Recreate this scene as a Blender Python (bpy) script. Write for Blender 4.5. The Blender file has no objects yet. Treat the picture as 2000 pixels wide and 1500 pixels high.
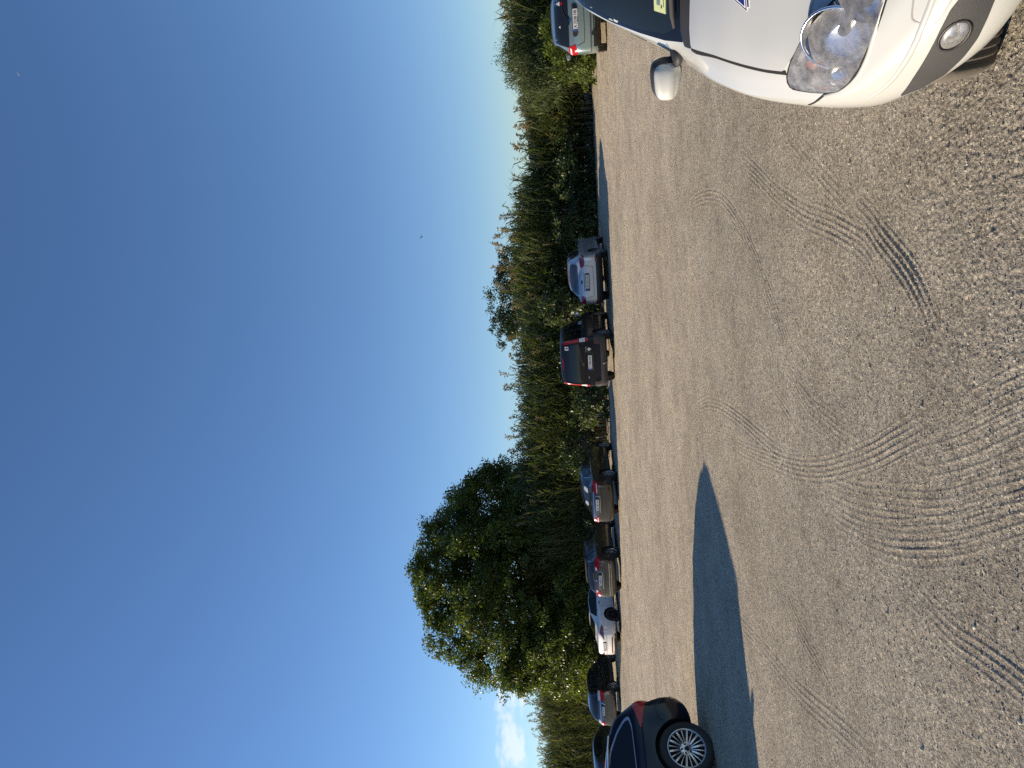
import bpy, bmesh, math, random
import numpy as np
from mathutils import Vector, Matrix, Quaternion
from mathutils.bvhtree import BVHTree
random.seed(7)
RNG = np.random.default_rng(11)
SC = bpy.context.scene
COL = SC.collection
R = math.radians

# ------------------------------------------------------------------ helpers
def tag(o, label=None, cat=None, group=None, kind=None):
    if label: o['label'] = label
    if cat: o['category'] = cat
    if group: o['group'] = group
    if kind: o['kind'] = kind
    return o

def link(name, me, parent=None, mat=None):
    o = bpy.data.objects.new(name, me)
    COL.objects.link(o)
    if parent is not None: o.parent = parent
    if mat is not None and me is not None:
        me.materials.clear()
        for m in (mat if isinstance(mat, (list, tuple)) else [mat]): me.materials.append(m)
    return o

def empty(name, loc, rz=0.0):
    o = bpy.data.objects.new(name, None)
    o.empty_display_size = 0.3
    o.location = loc; o.rotation_euler = (0, 0, rz)
    COL.objects.link(o)
    return o

def mesh_np(name, V, quads=None, tris=None, smooth=False):
    """fast mesh from numpy arrays"""
    me = bpy.data.meshes.new(name)
    V = np.asarray(V, dtype=np.float32).reshape(-1, 3)
    nq = 0 if quads is None else len(quads); nt = 0 if tris is None else len(tris)
    me.vertices.add(len(V)); me.vertices.foreach_set('co', V.ravel())
    loops = []
    if nq: loops.append(np.asarray(quads, dtype=np.int32).ravel())
    if nt: loops.append(np.asarray(tris, dtype=np.int32).ravel())
    loops = np.concatenate(loops)
    me.loops.add(len(loops)); me.loops.foreach_set('vertex_index', loops)
    st = np.concatenate([np.arange(nq, dtype=np.int32) * 4, nq * 4 + np.arange(nt, dtype=np.int32) * 3])
    me.polygons.add(nq + nt)
    me.polygons.foreach_set('loop_start', st)
    if smooth: me.polygons.foreach_set('use_smooth', np.ones(nq + nt, dtype=bool))
    me.update(calc_edges=True)
    return me

def bm_mesh(name, bm, smooth=True, angle=35):
    me = bpy.data.meshes.new(name)
    bm.normal_update(); bm.to_mesh(me); bm.free()
    if smooth:
        for p in me.polygons: p.use_smooth = True
        me.set_sharp_from_angle(angle=R(angle))
    return me

def gnoise(x, y, seed=0):
    """2-D gradient noise, vectorised, about -0.7..0.7"""
    rs = np.random.default_rng(seed)
    perm = rs.permutation(512); ang = rs.random(512) * 2 * np.pi
    gx, gy = np.cos(ang), np.sin(ang)
    xi = np.floor(x).astype(np.int64); yi = np.floor(y).astype(np.int64)
    xf = x - xi; yf = y - yi
    def h(i, j): return perm[(perm[i & 511] + j) & 511]
    def g(i, j, dx, dy):
        k = h(i, j); return gx[k] * dx + gy[k] * dy
    u = xf * xf * xf * (xf * (xf * 6 - 15) + 10); v = yf * yf * yf * (yf * (yf * 6 - 15) + 10)
    a = g(xi, yi, xf, yf); b = g(xi + 1, yi, xf - 1, yf)
    c = g(xi, yi + 1, xf, yf - 1); d = g(xi + 1, yi + 1, xf - 1, yf - 1)
    return (a + (b - a) * u) * (1 - v) + (c + (d - c) * u) * v

def pchip(keys, x):
    """monotone cubic through (x, value) keys"""
    K = sorted(keys); xs = np.array([k[0] for k in K], float); ys = np.array([k[1] for k in K], float)
    h = np.diff(xs); dl = np.diff(ys) / h
    m = np.zeros(len(xs))
    for i in range(1, len(xs) - 1):
        if dl[i - 1] * dl[i] > 0:
            w1 = 2 * h[i] + h[i - 1]; w2 = h[i] + 2 * h[i - 1]
            m[i] = (w1 + w2) / (w1 / dl[i - 1] + w2 / dl[i])
    m[0], m[-1] = dl[0], dl[-1]
    x = np.clip(np.asarray(x, float), xs[0], xs[-1])
    i = np.clip(np.searchsorted(xs, x) - 1, 0, len(xs) - 2)
    t = (x - xs[i]) / h[i]
    return ((2*t**3 - 3*t**2 + 1) * ys[i] + (t**3 - 2*t**2 + t) * h[i] * m[i]
            + (-2*t**3 + 3*t**2) * ys[i+1] + (t**3 - t**2) * h[i] * m[i+1])

# ------------------------------------------------------------------ materials
def new_mat(name):
    m = bpy.data.materials.new(name); m.use_nodes = True
    nt = m.node_tree; nt.nodes.clear()
    out = nt.nodes.new('ShaderNodeOutputMaterial')
    return m, nt, out

def N(nt, t, **kw):
    n = nt.nodes.new(t)
    for k, v in kw.items():
        if k.startswith('i_'):
            key = k[2:]
            n.inputs[int(key) if key.isdigit() else key.replace('_', ' ')].default_value = v
        else: setattr(n, k, v)
    return n

def L(nt, a, b): nt.links.new(a, b)

def c4(c): return (c[0], c[1], c[2], 1.0)

def simple(name, col, rough=0.5, metal=0.0, spec=0.5, coat=0.0, var=0.0, vscale=8.0, bump=0.0, bscale=80.0, emit=None):
    m, nt, out = new_mat(name)
    b = N(nt, 'ShaderNodeBsdfPrincipled')
    b.inputs['Base Color'].default_value = c4(col); b.inputs['Roughness'].default_value = rough
    b.inputs['Metallic'].default_value = metal; b.inputs['Specular IOR Level'].default_value = spec
    b.inputs['Coat Weight'].default_value = coat; b.inputs['Coat Roughness'].default_value = 0.04
    tc = N(nt, 'ShaderNodeTexCoord')
    if var > 0:
        nz = N(nt, 'ShaderNodeTexNoise'); nz.inputs['Scale'].default_value = vscale; nz.inputs['Detail'].default_value = 5
        L(nt, tc.outputs['Object'], nz.inputs['Vector'])
        mx = N(nt, 'ShaderNodeMix', data_type='RGBA')
        mx.inputs[6].default_value = c4([c * (1 - var) for c in col]); mx.inputs[7].default_value = c4([min(1, c * (1 + var)) for c in col])
        L(nt, nz.outputs['Fac'], mx.inputs[0]); L(nt, mx.outputs[2], b.inputs['Base Color'])
        mr = N(nt, 'ShaderNodeMapRange'); mr.inputs[3].default_value = max(0, rough - .5 * var * rough); mr.inputs[4].default_value = min(1, rough + .7 * var * rough + .02)
        L(nt, nz.outputs['Fac'], mr.inputs[0]); L(nt, mr.outputs[0], b.inputs['Roughness'])
    if bump > 0:
        n2 = N(nt, 'ShaderNodeTexNoise'); n2.inputs['Scale'].default_value = bscale; n2.inputs['Detail'].default_value = 4
        L(nt, tc.outputs['Object'], n2.inputs['Vector'])
        bp = N(nt, 'ShaderNodeBump'); bp.inputs['Strength'].default_value = bump; bp.inputs['Distance'].default_value = 0.01
        L(nt, n2.outputs['Fac'], bp.inputs['Height']); L(nt, bp.outputs[0], b.inputs['Normal'])
    if emit:
        b.inputs['Emission Color'].default_value = c4(emit[:3]); b.inputs['Emission Strength'].default_value = emit[3]
    L(nt, b.outputs[0], out.inputs[0])
    return m

def paint(name, col, metal=0.0, rough=0.35, dust=0.25, dustcol=(0.30, 0.26, 0.21), coat=1.0, low=0.55, spec=.5):
    """car paint: base with clear coat, road dust thickest along the sills"""
    m, nt, out = new_mat(name)
    tc = N(nt, 'ShaderNodeTexCoord'); geo = N(nt, 'ShaderNodeSeparateXYZ'); L(nt, tc.outputs['Object'], geo.inputs[0])
    nz = N(nt, 'ShaderNodeTexNoise', i_Scale=5.0, i_Detail=7.0, i_Roughness=0.62); L(nt, tc.outputs['Object'], nz.inputs['Vector'])
    nf = N(nt, 'ShaderNodeTexNoise', i_Scale=140.0, i_Detail=2.0); L(nt, tc.outputs['Object'], nf.inputs['Vector'])
    mr = N(nt, 'ShaderNodeMapRange'); mr.inputs[1].default_value = low; mr.inputs[2].default_value = 0.15
    mr.inputs[3].default_value = 0.25; mr.inputs[4].default_value = 1.0
    L(nt, geo.outputs['Z'], mr.inputs[0])
    m1 = N(nt, 'ShaderNodeMath', operation='MULTIPLY'); L(nt, nz.outputs['Fac'], m1.inputs[0]); L(nt, mr.outputs[0], m1.inputs[1])
    m2 = N(nt, 'ShaderNodeMath', operation='MULTIPLY', i_1=dust * 2.0); m2.use_clamp = True; L(nt, m1.outputs[0], m2.inputs[0])
    mx = N(nt, 'ShaderNodeMix', data_type='RGBA'); mx.inputs[6].default_value = c4(col); mx.inputs[7].default_value = c4(dustcol)
    L(nt, m2.outputs[0], mx.inputs[0])
    b = N(nt, 'ShaderNodeBsdfPrincipled'); L(nt, mx.outputs[2], b.inputs['Base Color'])
    b.inputs['Metallic'].default_value = metal; b.inputs['Specular IOR Level'].default_value = spec
    rr = N(nt, 'ShaderNodeMapRange'); rr.inputs[3].default_value = rough; rr.inputs[4].default_value = min(1, rough + .45)
    L(nt, m2.outputs[0], rr.inputs[0]); L(nt, rr.outputs[0], b.inputs['Roughness'])
    cw = N(nt, 'ShaderNodeMapRange'); cw.inputs[3].default_value = coat; cw.inputs[4].default_value = 0.05
    L(nt, m2.outputs[0], cw.inputs[0]); L(nt, cw.outputs[0], b.inputs['Coat Weight'])
    cr = N(nt, 'ShaderNodeMapRange'); cr.inputs[3].default_value = 0.03; cr.inputs[4].default_value = 0.22
    L(nt, nz.outputs['Fac'], cr.inputs[0]); L(nt, cr.outputs[0], b.inputs['Coat Roughness'])
    L(nt, b.outputs[0], out.inputs[0])
    return m

def lens_mat(name, tint=(1, 1, 1), rough=0.03, trans=0.85, haze=0.12, base=0.05):
    """thin clear plastic or glass: mostly see-through, mirror-like at grazing angles"""
    m, nt, out = new_mat(name)
    t = N(nt, 'ShaderNodeBsdfTransparent'); t.inputs[0].default_value = c4(tint)
    g = N(nt, 'ShaderNodeBsdfGlossy'); g.inputs['Roughness'].default_value = rough
    d = N(nt, 'ShaderNodeBsdfDiffuse'); d.inputs[0].default_value = c4([.9 * c for c in tint])
    fr = N(nt, 'ShaderNodeFresnel'); fr.inputs[0].default_value = 1.5
    tc = N(nt, 'ShaderNodeTexCoord'); nz = N(nt, 'ShaderNodeTexNoise', i_Scale=22.0, i_Detail=12.0, i_Roughness=.72); L(nt, tc.outputs['Object'], nz.inputs['Vector'])
    mr = N(nt, 'ShaderNodeMapRange'); mr.inputs[1].default_value = 0.30; mr.inputs[2].default_value = 0.75; mr.inputs[3].default_value = base; mr.inputs[4].default_value = 1 - trans
    L(nt, nz.outputs['Fac'], mr.inputs[0])
    a = N(nt, 'ShaderNodeMixShader'); L(nt, mr.outputs[0], a.inputs[0]); L(nt, t.outputs[0], a.inputs[1]); L(nt, d.outputs[0], a.inputs[2])
    g2 = N(nt, 'ShaderNodeBsdfGlossy'); g2.inputs['Roughness'].default_value = 0.34
    h_ = N(nt, 'ShaderNodeMixShader', i_0=haze); L(nt, a.outputs[0], h_.inputs[1]); L(nt, g2.outputs[0], h_.inputs[2])
    x = N(nt, 'ShaderNodeMixShader'); L(nt, fr.outputs[0], x.inputs[0]); L(nt, h_.outputs[0], x.inputs[1]); L(nt, g.outputs[0], x.inputs[2])
    L(nt, x.outputs[0], out.inputs[0])
    return m

def leaf_mat(name, dark, light, rough=0.45, trans=0.35, dry=None):
    """leaf colour runs from dark to light per leaf through the mesh attribute 'tint'"""
    m, nt, out = new_mat(name)
    at = N(nt, 'ShaderNodeAttribute', attribute_name='tint')
    cr = N(nt, 'ShaderNodeValToRGB'); e = cr.color_ramp.elements
    e[0].position = 0.0; e[0].color = c4(dark); e[1].position = 0.8; e[1].color = c4(light)
    if dry: k = e.new(1.0); k.color = c4(dry)
    L(nt, at.outputs['Fac'], cr.inputs[0])
    b = N(nt, 'ShaderNodeBsdfPrincipled'); b.inputs['Roughness'].default_value = rough; b.inputs['Specular IOR Level'].default_value = 0.35
    L(nt, cr.outputs[0], b.inputs['Base Color'])
    t = N(nt, 'ShaderNodeBsdfTranslucent')
    hs = N(nt, 'ShaderNodeMix', data_type='RGBA', blend_type='MULTIPLY'); hs.inputs[0].default_value = 1.0; hs.inputs[7].default_value = (1.5, 1.5, 0.5, 1)
    L(nt, cr.outputs[0], hs.inputs[6]); L(nt, hs.outputs[2], t.inputs[0])
    mx = N(nt, 'ShaderNodeMixShader', i_0=trans); L(nt, b.outputs[0], mx.inputs[1]); L(nt, t.outputs[0], mx.inputs[2])
    L(nt, mx.outputs[0], out.inputs[0])
    return m

# ------------------------------------------------------------------ camera, sun, sky
CAM_H = 1.55
def setup_camera():
    p, r = R(4.77), R(3.55)
    F = Vector((0, math.cos(p), math.sin(p))); U0 = Vector((0, -math.sin(p), math.cos(p))); R0 = Vector((1, 0, 0))
    U = U0 * math.cos(r) + R0 * math.sin(r); Rt = R0 * math.cos(r) - U0 * math.sin(r)
    # the phone was held upright and the picture is stored on its side: picture-right is down
    X, Y, Z = -U, Rt, -F
    cd = bpy.data.cameras.new('camera'); cd.sensor_fit = 'HORIZONTAL'; cd.sensor_width = 36.0
    cd.lens = 36.0 * 1387.0 / 2000.0; cd.clip_start = 0.05; cd.clip_end = 20000
    o = bpy.data.objects.new('camera', cd); COL.objects.link(o)
    M = Matrix((X, Y, Z)).transposed().to_4x4(); M.translation = Vector((0, 0, CAM_H))
    o.matrix_world = M
    SC.camera = o

SUN_EL, SUN_AZ = 19.0, -76.0     # azimuth from +Y towards +X
def setup_light():
    az, el = R(SUN_AZ), R(SUN_EL)
    d = Vector((math.sin(az) * math.cos(el), math.cos(az) * math.cos(el), math.sin(el)))
    s = bpy.data.lights.new('sun', 'SUN'); s.energy = SUN_E; s.angle = R(0.53); s.color = (1.0, 0.835, 0.62)
    o = bpy.data.objects.new('sun', s); COL.objects.link(o)
    o.rotation_euler = d.to_track_quat('Z', 'Y').to_euler(); o.location = (-30, 10, 30)
    w = bpy.data.worlds.new('World'); SC.world = w; w.use_nodes = True
    nt = w.node_tree; nt.nodes.clear()
    out = N(nt, 'ShaderNodeOutputWorld'); bg = N(nt, 'ShaderNodeBackground'); bg.inputs[1].default_value = SKY_S
    sky = N(nt, 'ShaderNodeTexSky', sky_type='NISHITA'); sky.sun_disc = False
    sky.sun_elevation = el; sky.sun_rotation = az; sky.altitude = 0; sky.air_density = SKY_AIR; sky.dust_density = SKY_DUST; sky.ozone_density = SKY_OZ
    hs = N(nt, 'ShaderNodeHueSaturation', i_Saturation=SKY_SAT); L(nt, sky.outputs[0], hs.inputs['Color'])
    tn = N(nt, 'ShaderNodeMix', data_type='RGBA', blend_type='MULTIPLY'); tn.inputs[0].default_value = 1.0; tn.inputs[7].default_value = SKY_TINT; L(nt, hs.outputs[0], tn.inputs[6])
    # a bank of small cumulus low on the left
    tc = N(nt, 'ShaderNodeTexCoord'); sp = N(nt, 'ShaderNodeSeparateXYZ'); L(nt, tc.outputs['Generated'], sp.inputs[0])
    az_n = N(nt, 'ShaderNodeMath', operation='ARCTAN2'); L(nt, sp.outputs['X'], az_n.inputs[0]); L(nt, sp.outputs['Y'], az_n.inputs[1])
    el_n = N(nt, 'ShaderNodeMath', operation='ARCSINE'); L(nt, sp.outputs['Z'], el_n.inputs[0])
    cb = N(nt, 'ShaderNodeCombineXYZ'); L(nt, az_n.outputs[0], cb.inputs[0])
    st = N(nt, 'ShaderNodeMath', operation='MULTIPLY', i_1=1.7); L(nt, el_n.outputs[0], st.inputs[0]); L(nt, st.outputs[0], cb.inputs[1])
    nz = N(nt, 'ShaderNodeTexNoise', i_Scale=26.0, i_Detail=9.0, i_Roughness=0.60); L(nt, cb.outputs[0], nz.inputs['Vector'])
    # bank is limited in azimuth and elevation
    def band(src, a, b, c, d_):
        up = N(nt, 'ShaderNodeMapRange', interpolation_type='SMOOTHSTEP'); up.inputs[1].default_value = R(a); up.inputs[2].default_value = R(b); L(nt, src, up.inputs[0])
        dn = N(nt, 'ShaderNodeMapRange', interpolation_type='SMOOTHSTEP'); dn.inputs[1].default_value = R(d_); dn.inputs[2].default_value = R(c); L(nt, src, dn.inputs[0])
        mm = N(nt, 'ShaderNodeMath', operation='MULTIPLY'); L(nt, up.outputs[0], mm.inputs[0]); L(nt, dn.outputs[0], mm.inputs[1]); return mm.outputs[0]
    b1 = band(az_n.outputs[0], -33, -27.5, -22.0, -19.5); b2 = band(el_n.outputs[0], 4.0, 5.2, 6.8, 8.0)
    mm = N(nt, 'ShaderNodeMath', operation='MULTIPLY'); L(nt, b1, mm.inputs[0]); L(nt, b2, mm.inputs[1])
    ad = N(nt, 'ShaderNodeMath', operation='MULTIPLY_ADD', i_1=0.62, i_2=-0.62); L(nt, mm.outputs[0], ad.inputs[0])
    sm = N(nt, 'ShaderNodeMath', operation='ADD'); L(nt, nz.outputs['Fac'], sm.inputs[0]); L(nt, ad.outputs[0], sm.inputs[1])
    th = N(nt, 'ShaderNodeMapRange', interpolation_type='SMOOTHSTEP'); th.inputs[1].default_value = 0.36; th.inputs[2].default_value = 0.60; th.inputs[4].default_value = 0.62
    L(nt, sm.outputs[0], th.inputs[0])
    mx = N(nt, 'ShaderNodeMix', data_type='RGBA'); L(nt, th.outputs[0], mx.inputs[0]); L(nt, tn.outputs[2], mx.inputs[6]); mx.inputs[7].default_value = CLOUD
    L(nt, mx.outputs[2], bg.inputs[0]); L(nt, bg.outputs[0], out.inputs[0])
    SC.view_settings.view_transform = 'Standard'; SC.view_settings.look = 'None'; SC.view_settings.gamma = 1.0
    SC.view_settings.exposure = EXPOSURE

SUN_E, SKY_S, SKY_AIR, SKY_DUST, SKY_OZ, EXPOSURE = 5.0, 0.084, 1.0, 0.0, 2.2, 0.65
SKY_SAT, SKY_TINT = 1.06, (.815, .93, 1.13, 1)
CLOUD = (7.6, 8.0, 8.6, 1.0)
setup_camera(); setup_light()
SC.cycles.use_adaptive_sampling = False
SC.cycles.max_bounces = 6; SC.cycles.transparent_max_bounces = 12
SC.cycles.use_denoising = False; SC.cycles.caustics_reflective = False; SC.cycles.caustics_refractive = False; SC.cycles.sample_clamp_indirect = 2.5; SC.cycles.blur_glossy = 1.0

# ------------------------------------------------------------------ ground: one sheet, fine near the camera, out to the horizon
TRACKS = [
 (0.085, 0.0052, 4, [(1.93, 9.43), (2.0, 8.61), (1.86, 7.69), (1.64, 6.99), (1.32, 6.44), (0.97, 5.99), (0.59, 5.62), (0.29, 5.34), (0.06, 5.15), (-0.09, 4.95)]),
 (0.09, 0.0042, 5, [(1.85, 6.3), (1.5, 5.7), (1.21, 5.21), (0.97, 4.7), (0.81, 4.27), (0.69, 3.99), (0.59, 3.8), (0.48, 3.69), (0.36, 3.57), (0.27, 3.47)]),
 (0.08, 0.007, 4, [(0.85, 3.96), (0.75, 3.78), (0.61, 3.62), (0.49, 3.47), (0.37, 3.33), (0.24, 3.23), (0.15, 3.18), (0.04, 3.11), (-0.03, 3.06)]),
 (0.08, 0.003, 4, [(1.71, 5.11), (1.4, 4.72), (1.14, 4.39), (0.88, 4.03), (0.7, 3.79)]),
 (0.085, 0.005, 4, [(-0.6, 9.77), (-0.43, 8.94), (-0.36, 8.26), (-0.38, 7.58), (-0.45, 6.91), (-0.56, 6.19), (-0.63, 5.74), (-0.66, 5.35)]),
 (0.085, 0.0034, 5, [(-1.01, 10.14), (-0.83, 9.26), (-0.72, 8.23), (-0.71, 7.43), (-0.73, 6.59), (-0.73, 5.77), (-0.72, 5.13), (-0.66, 4.61), (-0.57, 4.19), (-0.48, 3.83), (-0.38, 3.53), (-0.31, 3.32), (-0.23, 3.1)]),
 (0.09, 0.0032, 5, [(0.11, 5.51), (-0.09, 5.18), (-0.26, 4.83), (-0.35, 4.47), (-0.42, 4.16), (-0.44, 3.89)]),
 (0.1, 0.002, 5, [(-0.34, 3.19), (-0.25, 2.91), (-0.18, 2.71), (-0.12, 2.5)]),
 (0.11, 0.002, 5, [(-0.5, 3.55), (-0.45, 3.25), (-0.39, 3.0), (-0.32, 2.78), (-0.22, 2.51)]),
 (0.09, 0.0019, 5, [(-0.76, 5.03), (-0.75, 4.54), (-0.74, 4.07), (-0.7, 3.69), (-0.66, 3.37), (-0.61, 3.1), (-0.53, 2.84), (-0.44, 2.53)]),
 (0.09, 0.002, 5, [(-0.85, 4.74), (-0.9, 4.4), (-0.89, 4.02), (-0.84, 3.65), (-0.76, 3.29), (-0.69, 3.03), (-0.59, 2.75), (-0.51, 2.54)]),
 (0.08, 0.0019, 4, [(-0.94, 4.66), (-0.96, 4.33), (-0.96, 3.97), (-0.92, 3.6), (-0.84, 3.26), (-0.77, 3.04), (-0.68, 2.82), (-0.56, 2.54)]),
 (0.08, 0.0034, 4, [(-1.01, 3.85), (-1.05, 3.68), (-1.1, 3.47), (-1.14, 3.29), (-1.17, 3.13), (-1.17, 2.94), (-1.18, 2.75), (-1.2, 2.6)]),
 (0.09, 0.0042, 4, [(-1.59, 5.95), (-1.77, 5.71), (-1.93, 5.37), (-2.03, 4.95), (-2.17, 4.52), (-2.27, 4.46)]),
 (0.1, 0.0042, 4, [(-2.56, 7.47), (-2.48, 6.31), (-2.43, 5.46), (-2.29, 4.62), (-2.18, 3.95)]),
 (0.08, 0.0042, 4, [(-0.08, 5.77), (-0.31, 5.28), (-0.48, 5.08), (-0.57, 4.89)]),
]
def spline(pts, step=0.04):
    P = np.array(pts, float); out = []
    Q = np.vstack([2 * P[0] - P[1], P, 2 * P[-1] - P[-2]])
    for i in range(1, len(Q) - 2):
        a, b, c, d = Q[i - 1], Q[i], Q[i + 1], Q[i + 2]
        n = max(2, int(np.linalg.norm(c - b) / step))
        t = np.linspace(0, 1, n, endpoint=False)[:, None]
        out.append(.5 * ((2 * b) + (c - a) * t + (2 * a - 5 * b + 4 * c - d) * t**2 + (3 * b - a - 3 * c + d) * t**3))
    out.append(Q[-2][None])
    return np.vstack(out)

def track_height(x, y, pts, half, seed, depth, ribs=4):
    """tread grooves pressed along a polyline"""
    P = spline(pts)
    best = np.full(x.shape, 9.0); s = np.zeros(x.shape); along = np.zeros(x.shape)
    box = (x > P[:, 0].min() - .3) & (x < P[:, 0].max() + .3) & (y > P[:, 1].min() - .3) & (y < P[:, 1].max() + .3)
    ix = np.nonzero(box)[0]; X, Y = x[ix], y[ix]; b = best[ix]; ss = s[ix]; al = along[ix]
    acc = 0.0
    for i in range(len(P) - 1):
        d = P[i + 1] - P[i]; ln = np.linalg.norm(d)
        if ln < 1e-6: continue
        d = d / ln
        near = np.nonzero((np.abs(X - P[i, 0]) < .35) & (np.abs(Y - P[i, 1]) < .35))[0]
        if len(near):
            rx, ry = X[near] - P[i, 0], Y[near] - P[i, 1]
            t = np.clip(rx * d[0] + ry * d[1], 0, ln)
            dist = np.hypot(rx - d[0] * t, ry - d[1] * t)
            sd = rx * d[1] - ry * d[0]
            better = dist < b[near]
            k = near[better]; b[k] = dist[better]; ss[k] = sd[better]; al[k] = acc + t[better]
        acc += ln
    inside = np.clip((half + .02 - b) / .03, 0, 1)
    fade = np.clip(al / .5, 0, 1) * np.clip((acc - al) / (.5 if P[-1, 1] > 2.9 else .02), 0, 1)
    patch = np.clip(.78 + .5 * gnoise(X * 1.6, Y * 1.6, seed) + .30 * gnoise(X * 9, Y * 9, seed + 1), 0.25, 1.1)
    pitch = 2 * half / ribs
    ph = np.abs(((ss + half) / pitch) % 1.0 - .5) * 2
    groove = np.clip((ph - .62) / .25, 0, 1) 
    out = np.zeros(x.shape)
    out[ix] = inside * fade * patch * depth * (1.25 * groove - .35 + .18 * np.sin(al * 2 * np.pi / .035) * (1 - groove))
    smooth = np.zeros(x.shape); smooth[ix] = inside * fade * np.clip(patch, 0, 1)
    return out, smooth

def ground_height(x, y, spacing, tracks=True):
    rise = np.clip((-x - 12.2) / 2.2, 0, 1); rise = rise * rise * (3 - 2 * rise) * np.clip((y - 24) / 8, 0, 1)
    h = .13 * rise + .016 * gnoise(x / 2.7, y / 2.2, 1) + .007 * gnoise(x / .9, y / .8, 2) 
    rel = np.zeros_like(x)
    # raking left by vehicles crossing from side to side
    far = np.clip((y - 4.0) / 8.0, 0, 1)
    h = h + far * (.015 * gnoise(x / 2.6, y / .25, 5) + .012 * gnoise(x / 1.0, y / .12, 15))
    h = h + np.clip((y - 13) / 14, 0, 1) * (.030 * np.maximum(0, gnoise(x / .55, y / .38, 6)) + .02 * gnoise(x / .3, y / .2, 16))
    sm = np.zeros_like(x)
    if tracks:
        for i, (half, depth, ribs, pts) in enumerate(TRACKS):
            dh, s = track_height(x, y, pts, half, 40 + i, depth, ribs)
            rel += dh; sm = np.maximum(sm, s)
    grain_zone = np.clip(.55 + .9 * gnoise(x / 1.6, y / 1.3, 21) + .38 * np.clip((4.2 - y) / 2.5, -0.45, 1), .12, 1.2)
    for wl, amp, sd in ((.33, .0050, 3), (.14, .0018, 4), (.062, .0011, 7), (.031, .0019, 8), (.0175, .0040, 9)):
        ok = np.clip((wl / np.maximum(spacing, 1e-4) - 1.6) / 1.5, 0, 1)
        nz = gnoise(x / wl, y / wl, sd)
        if wl < .1: nz = np.sign(nz) * np.abs(nz) ** .8
        h = h + amp * nz * ok * (grain_zone if wl < .3 else 1) * (1 - .72 * sm * (wl < .2))
    # scuffed holes
    hole = gnoise(x / .26, y / .22, 31)
    h = h - .010 * np.clip(hole - .40, 0, .3) / .3 * np.clip((spacing < .03) * 1.0, 0, 1) * grain_zone
    return h + rel

def build_ground():
    rr = [0.02, .4, .8, 1.2, 1.5]; r = 1.7
    while r < 46:
        rr.append(r); r += max(.0024 * r, .00032 * r * r)
    while r < 9000:
        rr.append(r); r *= 1.18
    rr = np.array(rr)
    dense = np.arange(-38, 38.001, .09); coarse = np.arange(44, 316.1, 4)
    th = np.radians(np.concatenate([dense, coarse])); nth = len(th)
    Rg, Tg = np.meshgrid(rr, th, indexing='ij')
    x = (Rg * np.sin(Tg)).ravel(); y = (Rg * np.cos(Tg)).ravel()
    sp = np.maximum(np.gradient(rr)[:, None] * .75, Rg * R(.09))
    isdense = (np.arange(nth) < len(dense))[None, :]
    sp = np.where(isdense, sp, Rg * R(4)).ravel()
    z = np.zeros(x.shape); near = (Rg.ravel() < 60)
    z[near] = ground_height(x[near], y[near], sp[near])
    fade = np.clip((60 - Rg.ravel()) / 15, 0, 1); z *= fade
    n = len(rr); I = np.arange(n * nth).reshape(n, nth)
    a = I[:-1, :]; b = I[1:, :]
    q = np.stack([a, b, np.roll(b, -1, 1), np.roll(a, -1, 1)], -1).reshape(-1, 4)[:, ::-1]
    me = mesh_np('ground', np.stack([x, y, z], 1), quads=q, smooth=True)
    o = link('ground', me, mat=ground_mat()); tag(o, kind='structure')
    return o

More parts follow.
